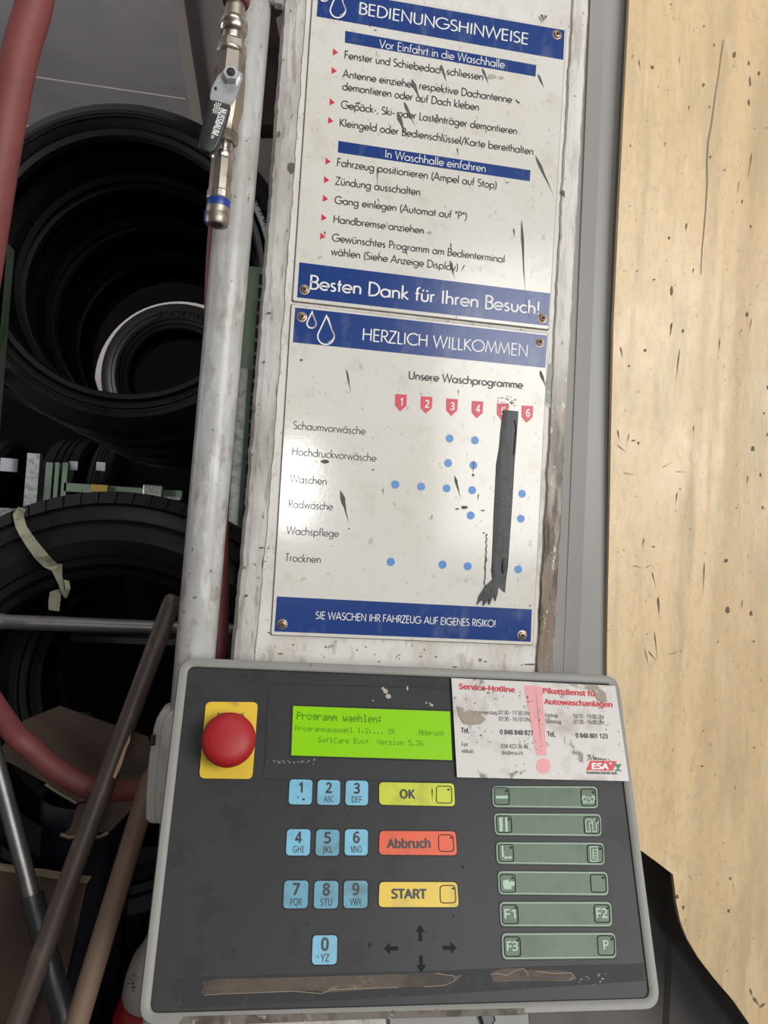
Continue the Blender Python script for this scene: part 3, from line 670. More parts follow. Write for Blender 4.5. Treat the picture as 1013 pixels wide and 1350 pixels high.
# the upper sign's top lies above the frame; its plate is laid out in sign coordinates instead
def sign_top():
    t = thing('instruction_sign', 'upper white sign with washing instructions in black text and blue bands', 'sign', tuple(at(565, 220, 0)))
    x0, z0 = sp(385.9, 397.2); x1, z1 = sp(746, 38.3); xr = sp(722.6, 435)[0]; zr = sp(722.6, 435)[1]
    zt = z1
    quad = [(x0 - .0002, zt), (x1, zt), (xr, zr), (x0, z0)]
    pts = round_quad(quad, .0015, 2)
    obj('sign_board', bevel(poly_slab(sign_frame, pts, .0003, .0022), .0004, 1), M['sign'], t)
    rim = bmesh.new(); P_ = [Vector(p) for p in quad]
    for i in range(4):
        a, b = P_[i], P_[(i + 1) % 4]; e = (b - a).normalized(); n = Vector((-e.y, e.x)); c = sum(P_, Vector((0, 0))) / 4
        if n.dot(c - a) < 0: n = -n
        poly_slab(sign_frame, [tuple(v) for v in (a - n * .0007, b - n * .0007, b + n * .0004, a + n * .0004)], .0001, .0008, rim)
    obj('grimy_rim', rim, M['crack'], t)
    # top band
    A = sp(417.3, 23.8); B = sp(741.8, 80.8); T = sp(743.5, 42)
    put = [(A[0] + .0004, T[1]), (T[0], T[1]), B, A]
    obj('blue_band', poly_slab(sign_frame, put, .0021, .0024), M['blue'], t)
    S_('BEDIENUNGSHINWEISE', (472.2, 20.3), (695.6, 61), 14.3, .0027, 'lettering', M['white_ink'], t, wd=.115)
    drop(t, 445.3, -12, 26.2, 20); drop(t, 427.4, -18, 4.6, 12)
    band(t, [(455, 42.8), (706.4, 87.8), (705.2, 102.8), (454.6, 58.2)])
    S_('Vor Einfahrt in die Waschhalle', (499.4, 65), (664.3, 92.4), 10.6, .0027, 'lettering', M['white_ink'], t)
    K = dict(wd=.13)
    L = [('Fenster und Schiebedach schliessen', (453.6, 79), (636.6, 107.8), 9.8), ('Antenne einziehen respektive Dachantenne', (451.6, 103.6), (674, 137.6), 9.8),
         ('demontieren oder auf Dach kleben', (451, 120.2), (631, 147.8), 9.8), ('Gepäck-, Ski- oder Lastenträger demontieren', (449.4, 144.2), (681, 179), 9.8),
         ('Kleingeld oder Bedienschlüssel/Karte bereithalten', (447.3, 168), (702.4, 205.8), 9.8),
         ('Fahrzeug positionieren (Ampel auf Stop)', (443.8, 220.2), (654.6, 250.4), 9.8), ('Zündung ausschalten', (442, 244.6), (553.8, 259.4), 9.8),
         ('Gang einlegen (Automat auf "P")', (441, 269.6), (615.4, 291.4), 9.6), ('Handbremse anziehen', (439.2, 294.6), (558.6, 309.6), 9.6),
         ('Gewünschtes Programm am Bedienterminal', (437.6, 319), (664.6, 347.4), 9.6), ('wählen (Siehe Anzeige Display)', (436.4, 337), (603.6, 358.4), 9.6)]
    for s, a, b, c in L: S_(s, a, b, c, .0025, 'lettering', M['black_ink'], t, **K)
    band(t, [(446, 187.4), (698.6, 226), (697.8, 240.4), (445.5, 202.6)])
    S_('In Waschhalle einfahren', (506.6, 209.4), (639.6, 228.8), 10.2, .0027, 'lettering', M['white_ink'], t)
    for x, y in [(439.2, 66), (437.6, 90.4), (435, 131.6), (433, 156), (429.6, 209.4), (427.6, 233.8), (426.2, 258.4), (424.2, 283.4), (422.6, 308)]: tri(t, x, y)
    band(t, [(394.7, 347), (724.5, 387.8), (722, 430.5), (391.8, 393)])
    S_('Besten Dank für Ihren Besuch!', (407.4, 381.6), (710.6, 415.6), 17, .0027, 'lettering', M['white_ink'], t, wd=.125)
    for p in [(733.4, 48.2), (401.5, 383), (714.2, 420.5)]: screw(t, *p)
    items = [(581, 87, 589, 114, 4), (635, 92, 644.5, 115, 3.4), (708.5, 99.5, 717, 119.5, 3.6), (542, 106, 557.7, 143, 5), (523, 149, 537, 186, 6.5), (532, 136, 548, 170, 5),
             (705, 206, 729, 260, 5), (712, 21, 718, 32, 4), (602, 196, 604, 209, 1.6), (497, 221, 497.7, 257, 1.4), (687, 291, 691.7, 395, 4), (692, 395, 698, 426, 1),
             (593, 344, 599, 370, 4), (533, 328, 538, 340, 2), (593.5, 321, 595, 333, 1.6), (676.5, 302, 678, 317, 2), (428, 306, 429, 313, 2), (612, 350, 606, 362, 1.6), (679, 133, 684, 139, 2.5), (575, 152, 578, 160, 2), (740, 251, 745, 264, 4), (498, 263, 500, 270, 1.5)]
    bm = streaks(sign_frame, sp, items, .00275)
    blobs(sign_frame, sp, [(472, 138, 3.4, 1.8), (495, 42, 2.2, .8), (488, 37, 1.2, .8), (683, 137, 1.5, 1.5), (601, 394 + 25, 1.2, 1.2), (640, 175, 1, 1), (520, 229, 1, 1), (668, 242, 2, .8)], .00275, bm)
    obj('splash_marks', bm, M['splash'], t, kind='stuff')
    obj('stains', blobs(sign_frame, sp, [(647, 103, 7, 4), (660, 105, 4, 2.5), (566, 308, 4, 3), (556, 306, 2, 2)], .00235), M['glue'], t, kind='stuff')
sign_top()

def sign_bottom():
    t = thing('programme_sign', 'lower white sign listing wash programmes with red number badges and blue dots', 'sign', tuple(at(545, 630, 0)))
    sign_plate(t, [(384.5, 402.2), (722.1, 440.8), (701.8, 850), (357.6, 836.5)])
    band(t, [(389.2, 406.4), (721, 443), (718.1, 485.6), (386.2, 452)])
    S_('HERZLICH WILLKOMMEN', (476.8, 449.2), (695, 470.8), 15.2, .0027, 'lettering', M['white_ink'], t, wd=.105)
    drop(t, 410.6, 412.5, 433.6, 12); drop(t, 429.6, 417.6, 455.2, 21.5)
    S_('Unsere Waschprogramme', (538, 500.2), (688.4, 512.8), 10.2, .0025, 'lettering', M['black_ink'], t, wd=.16)
    lab = [('Schaumvorwäsche', (386.4, 565.8), (481.6, 573.4), 10), ('Hochdruckvorwäsche', (384.6, 600), (495.8, 608.8), 10), ('Waschen', (382, 636), (430.8, 639.4), 10),
           ('Radwäsche', (380, 669), (438.8, 672.6), 10), ('Wachspflege', (377.8, 704), (446.4, 708), 10), ('Trocknen', (376, 739.6), (423, 742), 10)]
    for s, a, b, c in lab: S_(s, a, b, c, .0025, 'lettering', M['black_ink'], t, wd=.10)
    for n, (x, y) in enumerate([(174.5, 146), (296, 156.5), (417, 167.5), (538, 179), (658.5, 189.5), (775.5, 200)]):
        px, py = 480 + x / 3.618, 480 + y / 3.618
        b = put_poly(sign_frame, sp, [(px - 7.3, py - .4), (px + 7.8, py + .6), (px + 7, py + 15.5), (px - 1, py + 22.6), (px - 7.7, py + 14.6)], .0025, 'number_badge', M['red_ink'], t)
        put_font(sign_frame, sp, str(n + 1), (px - (2.2 if n else 1.4), py + 14.4), (px + (3.4 if n else 1.8), py + 14.8), 9.6, .0027, 'lettering', M['white_ink'], b, bold=.06)
    c1, c2 = (lambda x, y: (340 + x / 2.5325, 460 + y / 2.5325)), (lambda x, y: (340 + x / 2.412, 680 + y / 2.412))
    dots = [c1(*q) for q in [(639, 300), (723, 306), (634, 382), (718, 389), (458, 453), (544, 460), (629, 466), (714, 472), (880, 484), (709, 556), (876, 567)]] + [c2(*q) for q in [(422, 146), (586, 155), (666, 160), (826, 170)]]
    for p in dots:
        c = Vector(sp(*p))
        r = .0037
        d = obj('programme_dot', poly_slab(sign_frame, [(c.x + r * math.cos(2 * PI * i / 20), c.y + r * math.sin(2 * PI * i / 20)) for i in range(20)], .0021, .0025), M['dot_blue'], t)
        r *= 1.28
    band(t, [(365.3, 786), (700.3, 803), (698.8, 845.6), (361.8, 832)])
    S_('SIE WASCHEN IHR FAHRZEUG AUF EIGENES RISIKO!', (415.8, 815.2), (652.6, 826.2), 9.2, .0027, 'lettering', M['white_ink'], t, wd=.115)
    for p in [(398, 418.9), (710.6, 452.4), (372.3, 822.6), (687.4, 837)]: screw(t, *p)
    bm = streaks(sign_frame, sp, [(456.5, 487, 463.6, 523.5, 3), (448.6, 646, 460.4, 691, 6), (598.6, 627, 607.3, 659, 4), (711, 489, 719, 512, 5), (504.6, 644, 505, 654, 1.4), (630.5, 651, 628.5, 662, 1.6), (603.5, 514, 604.2, 524, 1.2),
                                     (569, 678, 569, 688, 1.4), (624, 606, 622.8, 628, 1.6), (640, 736, 638, 752, 2), (719, 501, 720, 520, 1)], .00275)
    blobs(sign_frame, sp, [(428.5, 608.8, 6, 3), (611, 669, 5, 2.6), (602, 671, 3, 1.2), (397, 475.5, 2.4, 1.8), (491.5, 619.5, 2, .9), (637, 702.5, 1.4, 1.2), (698, 798, 1.2, 1.2), (623, 626.5, 2, 1.6), (636, 673, 3, 1), (460, 697, 1.2, 1.2)], .00275, bm)
    # flakes of tape residue above and left of the tape
    for i in range(26): blobs(sign_frame, sp, [(random.uniform(655, 680), random.uniform(522, 538), random.uniform(.5, 1.8), random.uniform(.4, 1))], .0028, bm)
    for i in range(30):
        k = i / 29; blobs(sign_frame, sp, [(641 - 3 * k + random.uniform(-1, 1), 705 + 68 * k, random.uniform(.4, 1.1), random.uniform(1, 3))], .0028, bm)
    obj('splash_marks', bm, M['splash'], t, kind='stuff')
sign_bottom()

# black tape over programme 5
def tape():
    t = thing('black_tape', 'strip of black tape covering the fifth programme column, torn at its foot', 'tape', tuple(at(664, 660, 0)))
    Lp = [(662, 541), (659.5, 565), (657, 590), (653.5, 612), (652, 640), (650.2, 680), (648.8, 715), (647.6, 745), (647, 752), (648.4, 766)]
    Rp = [(682.6, 543), (681, 566), (679.4, 590), (677.4, 612), (676, 640), (673.4, 680), (671, 715), (669, 745), (666.6, 764), (665, 781)]
    bm = bmesh.new(); grid = []
    for i, (l, r) in enumerate(zip(Lp, Rp)):
        row = []
        for k in range(6):
            s = k / 5; px = l[0] + (r[0] - l[0]) * s; py = l[1] + (r[1] - l[1]) * s
            row.append(bm.verts.new(sign_frame(*sp(px, py), .0034 + .0007 * noise.noise(Vector((i * .7, k * .6, 0))) - (.0006 if k in (0, 5) else 0))))
        grid.append(row)
    for A, B in zip(grid, grid[1:]):
        for k in range(5): bm.faces.new((A[k], A[k + 1], B[k + 1], B[k]))
    bmesh.ops.recalc_face_normals(bm, faces=bm.faces)
    r = bmesh.ops.extrude_face_region(bm, geom=bm.faces[:])
    for v in [g_ for g_ in r['geom'] if isinstance(g_, bmesh.types.BMVert)]: v.co.y += .0007
    bmesh.ops.recalc_face_normals(bm, faces=bm.faces)
    obj('tape_strip', bm, M['tape'], t, smooth=50)
    bm = bmesh.new()
    put = [(648, 764), (656, 768), (655, 781), (652, 792), (650, 784), (647, 790), (644, 797), (643, 788), (640, 794), (636, 798), (637, 790), (631, 793), (628, 797), (631, 785), (635, 779), (639, 772), (644, 768)]
    poly_slab(sign_frame, [sp(*p) for p in put], .0026, .0042, bm)
    streaks(sign_frame, sp, [(641, 772, 630, 796, 3), (650, 770, 642, 798, 3)], .0045, bm)
    obj('torn_tail', bm, M['tape'], t)
    # lifted blister with a pale glint edge
    a = sp(662.5, 746)
    bm = bmesh.new(); bmesh.ops.create_uvsphere(bm, u_segments=14, v_segments=8, radius=1, matrix=Matrix.Translation(sign_frame(a[0], a[1], .0036)) @ Matrix.Diagonal((.0016, .0012, .0075, 1)))
    obj('blister', bm, M['tape'], t, smooth=True)
    a = sp(674, 572)
    bm = bmesh.new(); tube(bm, [sign_frame(*sp(x, y), .0040) for x, y in [(677, 555), (679.4, 566), (677.6, 582), (676, 600)]], .0006, 6)
    obj('fold_ridge', bm, M['tape'], t, smooth=True)
tape()

# ================================================================== CONSOLE
FH = 5.0
def console():
    t = thing('control_console', 'dark grey wash control console with keypad, tilted below the signs', 'control panel', tuple(pan_frame(.17, -.12, 0)))
    W_, H_ = .3499, .2289
    q_in = [pp(248.5, 879.2), pp(805.5, 902), pp(856.2, 1316), pp(197.5, 1335.5)]
    q_out = [pp(237.5, 866.8), pp(814.5, 891), pp(871.5, 1331), pp(180.5, 1353)]
    # housing: rounded frame, raised 2.5 mm above the film, with side walls going back
    ro = round_quad(q_out, .014, 6); ri = round_quad(q_in, .006, 6)
    bm = bmesh.new(); F = pan_frame; n = len(ro)
    mid = [(a[0] * .88 + b[0] * .12, a[1] * .88 + b[1] * .12) for a, b in zip(ro, ri)]
    mid2 = [(a[0] * .25 + b[0] * .75, a[1] * .25 + b[1] * .75) for a, b in zip(ro, ri)]
    cen = ((ro[0][0] + ro[n // 2][0]) / 2, (ro[0][1] + ro[n // 2][1]) / 2)
    back = [(cen[0] + (a - cen[0]) * .97, cen[1] + (b - cen[1]) * .97) for a, b in ro]
    def deep(a, b):                                # the housing gets shallower where it meets the post
        p = F(a, b, 0); return p
    rings = []
    for pts, h in ((ri, 0.0), (ri, .0018), (mid2, .0030), (mid, .0026), (ro, .0004), (ro, -.012), (back, -.016), (back, -.042)):
        rings.append([bm.verts.new(F(a, b, h)) for a, b in pts])
    for A, B in zip(rings, rings[1:]):
        for i in range(n): bm.faces.new((A[i], A[(i + 1) % n], B[(i + 1) % n], B[i]))
    bm.faces.new(rings[-1]); bmesh.ops.recalc_face_normals(bm, faces=bm.faces)
    obj('housing', bm, M['bezel'], t, smooth=50)
    # corroded stretch of the lower rim
    q = [pp(243, 1339), pp(640, 1329.5), pp(690, 1328.5), pp(690, 1337), pp(480, 1343), pp(300, 1350), pp(236, 1352)]
    obj('corroded_rim', poly_slab(F, q, .0020, .0034), M['bezel_rust'], t)
    film = obj('front_film', poly_slab(F, ri, -.002, .0005), M['console'], t)
    # dark groove round the film
    bm = bmesh.new(); inn = [(cen[0] + (a - cen[0]) * .9965, cen[1] + (b - cen[1]) * .9945) for a, b in ri]
    A = [bm.verts.new(F(a, b, .0007)) for a, b in ri]; B = [bm.verts.new(F(a, b, .0007)) for a, b in inn]
    for i in range(n): bm.faces.new((A[i], A[(i + 1) % n], B[(i + 1) % n], B[i]))
    obj('rim_groove', bm, M['groove'], t)
    # outline of the old film round the display
    loop = [(354.5, 902.5), (594, 908)]; loop2 = [(352, 902), (347.5, 1026.5), (602, 1030)]
    bm = bmesh.new()
    for L_ in ([(594, 907.5), (353.5, 901.5), (347.5, 1027), (602.5, 1031)],):
        for q4 in stroke_poly(L_, 1.2): bm.faces.new([bm.verts.new(F(*pp(*p), .0007)) for p in q4])
    obj('film_outline', bm, M['groove'], t)
    put_poly(F, pp, [(356, 906), (366, 906.5), (363, 960), (358, 1006), (350.5, 1004), (352, 960)], .0009, 'film_residue', M['console_alt'], t)
    # pale smears
    bm = blobs(F, pp, [(508, 912, 3.5, 4), (512, 918, 4, 3.5), (505, 908, 2, 2), (537, 908, 1.5, 3), (569, 930, 3, 2), (492, 924, 1.2, 1.2), (562, 927, 1.5, 1.5)], .0009)
    streaks(F, pp, [(503, 907, 515, 921, 3), (565, 926, 572, 933, 2)], .001, bm)
    for i in range(40): blobs(F, pp, [(random.uniform(352, 420), random.gauss(1004, 1.2), random.uniform(.4, 1.2), .5)], .0009, bm)
    for i in range(14): blobs(F, pp, [(random.uniform(748, 800), random.gauss(1291, 3), random.uniform(.5, 2), .8)], .0012, bm)
    obj('pale_smears', bm, M['glue'], t, kind='stuff')
    bm = blobs(F, pp, [(610, 1143, 1.6, 3), (598, 1207, 1.4, 1.4), (460, 1075, 1.6, 1.4), (405, 1217, 1.5, 1.8), (308, 1252, 2.4, 1.6), (352, 1048, 1.2, 2), (413, 1123, 1.8, 1.2), (321, 1076, 1.4, 1), (320, 1060, 1, 1), (488, 1246, 3, 4), (640, 1298, 1.6, 2), (545, 1005, 1.3, 1)], .0009)
    obj('scratches', bm, M['groove'], t, kind='stuff')

    # ---- display
    lc = put_poly(F, pp, [(386.6, 931), (593.3, 938.2), (596.2, 1002.3), (384.2, 996)], .0008, 'display', M['lcd'], t)
    bm = bmesh.new(); fr = [(385.4, 929.6), (594.6, 936.8), (597.6, 1003.8), (382.8, 997.4), (385.4, 929.6)]
    for q4 in stroke_poly(fr, 2.0): bm.faces.new([bm.verts.new(F(*pp(*p), .00095)) for p in q4])
    obj('display_frame', bm, M['groove'], lc)
    lcd_line(lc, 'Programm waehlen:', (391, 948.8), (503.5, 953.8), 10.2, 1.5)
    lcd_line(lc, 'Programmauswahl 1,2,... OK      Abbruch', (388.8, 964.2), (585.5, 970.6), 7.2, 1.15)
    lcd_line(lc, 'SoftCare Evo+  Version 5.36', (419.2, 979.3), (557.5, 983.8), 7.2, 1.15)
    # ---- keypad
    keys = [('1', '', 396.5, 1044.2), ('2', 'ABC', 433.5, 1044.9), ('3', 'DEF', 470.5, 1045.5), ('4', 'GHI', 393.4, 1110.5), ('5', 'JKL', 431.9, 1110.9), ('6', 'MNO', 469.8, 1110.5),
            ('7', 'PQR', 390.2, 1179), ('8', 'STU', 430, 1179.4), ('9', 'VWX', 468.9, 1179), ('0', 'YZ', 428.1, 1252)]
    for i, (d, s, x, y) in enumerate(keys):
        a, b = pp(x, y); hw, hh = .0086, .0088
        k = obj('number_key', poly_slab(F, rounded(a - hw, b - hh, a + hw, b + hh, .0026), .0004, .0012), M['key_dirty' if d in '5789' else 'key_blue'], t, label='grimier number key' if d in '5789' else None)
        bm = bmesh.new(); o_, i_ = rounded(a - hw * 1.09, b - hh * 1.09, a + hw * 1.09, b + hh * 1.09, .003), rounded(a - hw, b - hh, a + hw, b + hh, .0026)
        A = [bm.verts.new(F(p, q_, .00085)) for p, q_ in o_]; B = [bm.verts.new(F(p, q_, .00085)) for p, q_ in i_]
        for j in range(len(A)): bm.faces.new((A[j], A[(j + 1) % len(A)], B[(j + 1) % len(A)], B[j]))
        obj('key_outline', bm, M['groove'], k)
        f = 1 + (y - 1044) / 900
        wl = (2.6 if d == '1' else 4.2) * f
        put_font(F, pp, d, (x - wl, y + .5 * f), (x + wl, y + .5 * f), 13 * f, .0014, 'lettering', M['black_ink'], k, bold=.07)
        if s:
            w2 = 6.6 * f if len(s) == 3 else 4.6 * f
            put_font(F, pp, s, (x - w2, y + 12.6 * f), (x + w2, y + 12.6 * f), 8 * f, .0014, 'lettering', M['black_ink'], k, bold=.008)
        if d == '1':
            obj('dot_marks', blobs(F, pp, [(x - 3.6, y + 7, 1.2, 1.4), (x + 4, y + 10, 2, 1.6)], .0014), M['black_ink'], k)
        if d == '0':
            put_font(F, pp, '<', (x - 11, y + 12), (x - 7.5, y + 12), 6, .0014, 'lettering', M['black_ink'], k, bold=.0)
    wide = [('OK', 'key_lime', [(499.8, 1031.5), (598.4, 1033), (599.8, 1063.2), (500, 1061)], (526.8, 1052.4), (547.2, 1052.6), 11, [(574, 1035), (596.2, 1035.4), (597, 1060.6), (573.6, 1060.2)], (591, 1041)),
            ('Abbruch', 'key_orange', [(500.4, 1095.6), (600.4, 1096.2), (602.4, 1127.6), (499.6, 1126.8)], (509.8, 1118), (567.8, 1117.6), 11.4, [(576.4, 1099.2), (598, 1099.2), (599.8, 1124.2), (577, 1124)], (594, 1104.6)),
            ('START', 'key_yellow', [(500.2, 1162.8), (602.4, 1163), (604.6, 1196), (499.2, 1195.8)], (515.6, 1184.2), (562.6, 1184.4), 12, [(578.4, 1166), (600.6, 1165.4), (602.4, 1191.8), (579, 1192)], (597, 1171.4))]
    for s, m, q, a, b, c, sq, led in wide:
        k = obj('command_key', poly_slab(F, round_quad([pp(*p) for p in q], .0032), .0004, .0012), M[m], t, label={'OK': 'lime green key', 'Abbruch': 'orange red key', 'START': 'yellow key'}[s])
        put_font(F, pp, s, a, b, c, .0014, 'lettering', M['black_ink'], k, bold=.085)
        ringpoly(F, [pp(*p) for p in q], .0036, k, 1.05, .0009, 'key_outline', grow=.0006)
        ringpoly(F, [pp(*p) for p in sq], .0028, k, 1, .0015, 'key_frame', grow=-.0005)
        obj('indicator', blobs(F, pp, [(led[0], led[1], 1.7, 1.6)], .0015), M['groove'], k)
        if s == 'OK':
            obj('scratch', streaks(F, pp, [(569.4, 1038, 570, 1060, 1.4)], .0015), M['groove'], k)
    # ---- arrows
    for (x, y, a) in [(554.2, 1230, 90), (515.5, 1250.4, 180), (593, 1249.4, 0), (555.2, 1271, 270)]:
        c = Vector(pp(x, y)); rot = R_(a); P_ = [(-.0052, -.0013), (.0006, -.0013), (.0006, -.0036), (.0052, 0), (.0006, .0036), (.0006, .0013), (-.0052, .0013)]
        obj('arrow_symbol', poly_slab(F, [(c.x + p * math.cos(rot) - q * math.sin(rot), c.y + p * math.sin(rot) + q * math.cos(rot)) for p, q in P_], .0004, .0007), M['arrow'], t)
    # ---- green function bars
    K4 = lambda x, y: (600 + x / 3.377, 1010 + y / 3.377)
    bars = [([(163, 88), (632, 90), (637, 190), (166, 184)], None, None), ([(170, 210), (648, 212), (653, 314), (176, 308)], None, None), ([(180, 338), (661, 340), (667, 442), (184, 436)], None, None),
            ([(188, 466), (678, 470), (684, 577), (192, 572)], None, None), ([(196, 603), (694, 603), (700, 715), (200, 714)], 'F1', 'F2'), ([(205, 742), (712, 740), (719, 856), (209, 862)], 'F3', 'P')]
    boxes = [((168, 92, 245, 176), (555, 98, 630, 182)), ((178, 218, 256, 301), (568, 222, 648, 305)), ((188, 344, 265, 430), (582, 348, 662, 434)), ((194, 478, 273, 566), (597, 478, 677, 566)), ((202, 613, 285, 706), (613, 613, 693, 700)), ((212, 755, 296, 851), (628, 750, 714, 846))]
    for i, (q, l1, l2) in enumerate(bars):
        Q = [pp(*K4(*p)) for p in q]
        k = obj('function_bar', poly_slab(F, round_quad(Q, .0036), .0004, .0010), M['key_green'], t)
        ringpoly(F, Q, .0040, k, 1, .0007, 'bar_outline', grow=.0005)
        ringpoly(F, Q, .0034, k, 1, .0012, 'pale_outline', grow=-.0007, m='pale_green', wd=.0005)
        for j, (x0, y0, x1, y1) in enumerate(boxes[i]):
            sk = (y1 - y0) * .05
            B = [pp(*K4(*p)) for p in ((x0, y0), (x1 - sk, y0 + 1), (x1, y1), (x0 + sk, y1))]
            ringpoly(F, B, .0026, k, 1, .0014, 'button_frame', grow=-.0003, wd=.0007)
            led = K4(x1 - 18 - (6 if i < 4 else 0) * 0, y0 + 19)
            obj('indicator', blobs(F, pp, [(led[0], led[1], 2.0 if j else 1.7, 2.0)], .0014), M['groove'], k)
            txt = (l1, l2)[j]; cx, cy = K4((x0 + x1) / 2, (y0 + y1) / 2 + 18)
            if txt:
                wl = 7.6 if len(txt) == 2 else 3.8
                put_font(F, pp, txt, (cx - wl, cy), (cx + wl, cy), 12, .0014, 'lettering', M['pale_green'], k, bold=.045)
            elif i < 4: icon(F, k, i, j, lambda u, v, x0=x0, y0=y0, x1=x1, y1=y1: pp(*K4(x0 + (x1 - x0) * u, y0 + (y1 - y0) * v)))
    # ---- worn brown strip at the foot
    K5 = lambda x, y: (140 + x / 2.026, 1120 + y / 2.026)
    put_poly(F, pp, [(228, 1296), (236, 1290), (262, 1287.5), (600, 1279), (700, 1274), (848, 1270), (850, 1293), (700, 1303), (500, 1316), (236, 1329), (226, 1310)], .0007, 'film_residue', M['console_alt'], t)
    put_poly(F, pp, [K5(*p) for p in [(255, 350), (300, 345), (420, 343), (560, 339), (700, 335), (840, 330), (895, 328), (905, 336), (940, 336), (944, 348), (915, 358), (900, 366), (760, 368), (590, 382), (560, 376), (470, 380), (400, 380), (300, 384), (250, 386), (262, 368)]], .0010, 'worn_strip', M['brown_film'], t)
    K6 = lambda x, y: (560 + x / 2.236, 1200 + y / 2.236)
    put_poly(F, pp, [K6(*p) for p in [(192, 184), (225, 172), (270, 170), (300, 176), (350, 176), (400, 176), (436, 184), (446, 204), (420, 210), (330, 208), (250, 210), (200, 212)]], .0010, 'worn_strip', M['brown_film'], t)
    bm = bmesh.new()
    for L_ in ([K5(*p) for p in [(262, 388), (330, 384), (420, 381), (500, 378), (575, 384), (600, 374), (700, 370), (780, 368)]], [K5(*p) for p in [(880, 330), (905, 334), (938, 338), (928, 352), (905, 362), (850, 366)]],
               [K6(*p) for p in [(196, 188), (215, 186), (240, 192), (262, 180), (288, 170), (302, 184), (304, 196)]], [K6(*p) for p in [(330, 180), (380, 186), (430, 184), (444, 200)]]):
        for q4 in stroke_poly(L_, .8): bm.faces.new([bm.verts.new(F(*pp(*p), .0012)) for p in q4])
    obj('torn_edges', bm, M['torn'], t, kind='stuff')
    bm = blobs(F, pp, [(601, 1289, 5, 3.5), (606, 1286, 3, 2)], .0013); obj('glue_lump', bm, M['splash'], t)
    # ---- mounting arm behind: from the back of the housing to the post
    c = F(.17, -.10, -.03); bm = bmesh.new()
    ya = F(.17, -.2, -.042)
    box(bm, (.13, (ya.y + .02) / 2 + .01, ya.z + .02), (.16, abs(ya.y) - .015, .05))
    obj('mounting_arm', bevel(bm, .003), M['dark_steel'], t)
    # ---- bracket showing under the rim
    q = [pp(518, 1341), pp(704, 1336), pp(705, 1353), pp(660, 1372), pp(520, 1380)]
    br = obj('lower_bracket', poly_slab(F, q, -.030, -.012), M['bezel'], t)
    cc = F(*pp(648, 1345), -.013); obj('bolt', lathe(bmesh.new(), cc, PN, [(.006, 0), (.006, .004), (.0045, .005)], 6), M['dark_steel'], br)

def ringpoly(F, Q, r, parent, _s, h, name, grow=.0005, wd=.0006, m='groove'):
    c = Vector((sum(p[0] for p in Q) / 4, sum(p[1] for p in Q) / 4))
    def off(Q, d):
        out = []
        for i in range(4):
            p = Vector(Q[i]); a = (Vector(Q[i - 1]) - p).normalized(); b = (Vector(Q[(i + 1) % 4]) - p).normalized()
            out.append(tuple(p - (a + b) * d))
        return out
    o_ = round_quad(off(Q, grow), r); i_ = round_quad(off(Q, grow - wd), max(.0006, r - wd))
    bm = bmesh.new(); A = [bm.verts.new(F(*p, h)) for p in o_]; B = [bm.verts.new(F(*p, h)) for p in i_]
    for j in range(len(A)): bm.faces.new((A[j], A[(j + 1) % len(A)], B[(j + 1) % len(A)], B[j]))
    return obj(name, bm, M[m], parent)
def icon(F, k, i, j, T):
    bm = bmesh.new()
    def P(pts): bm.faces.new([bm.verts.new(F(*T(*p), .0014)) for p in pts])
    def S(pts, w=.05):
        for q4 in stroke_poly(pts, w): P([tuple(p) for p in q4])
    if (i, j) == (0, 0): P([(.12, .56), (.2, .48), (.8, .48), (.9, .56), (.8, .64), (.2, .64)])
    elif (i, j) == (0, 1):
        S([(.15, .78), (.82, .78)]); S(arc(.28, .60, .12, 0, 360, 14)); S(arc(.70, .60, .12, 0, 360, 14)); S([(.38, .56), (.46, .48), (.54, .56), (.60, .56)]); S([(.12, .64), (.14, .44), (.3, .42)]); S([(.86, .64), (.86, .46), (.7, .42)])
    elif (i, j) == (1, 0):
        P([(.2, .16), (.4, .12), (.42, .86), (.24, .90)]); P([(.54, .14), (.68, .12), (.72, .88), (.56, .90)])
    elif (i, j) == (1, 1):
        S([(.18, .85), (.12, .3), (.24, .2), (.46, .2), (.46, .38), (.34, .40), (.38, .85), (.18, .85)], .045); S([(.54, .85), (.52, .3), (.6, .2), (.82, .22), (.84, .38), (.72, .42), (.74, .85), (.54, .85)], .045)
    elif (i, j) == (2, 0):
        P([(.22, .16), (.32, .16), (.36, .60), (.24, .60)]); P([(.27, .08), (.38, .20), (.16, .20)]); P([(.30, .70), (.72, .68), (.72, .78), (.32, .80)]); P([(.70, .62), (.84, .73), (.70, .84)]); P([(.24, .60), (.36, .60), (.42, .72), (.34, .80), (.26, .72)])
    elif (i, j) == (2, 1):
        S([(.20, .14), (.60, .12), (.64, .88), (.26, .90), (.20, .14)], .05); S([(.36, .26), (.38, .78)], .05); S([(.40, .30), (.60, .30)], .04); S([(.40, .45), (.60, .45)], .04); S([(.40, .6), (.60, .6)], .04); S([(.40, .75), (.60, .75)], .04)
    elif (i, j) == (3, 0):
        P([(.22, .36), (.56, .30), (.56, .42), (.66, .42), (.66, .32), (.76, .40), (.88, .42), (.88, .62), (.70, .64), (.70, .78), (.62, .80), (.26, .78), (.26, .70), (.22, .6)])
    else: bm.free(); return
    obj('pictogram', bm, M['pale_green'], k)
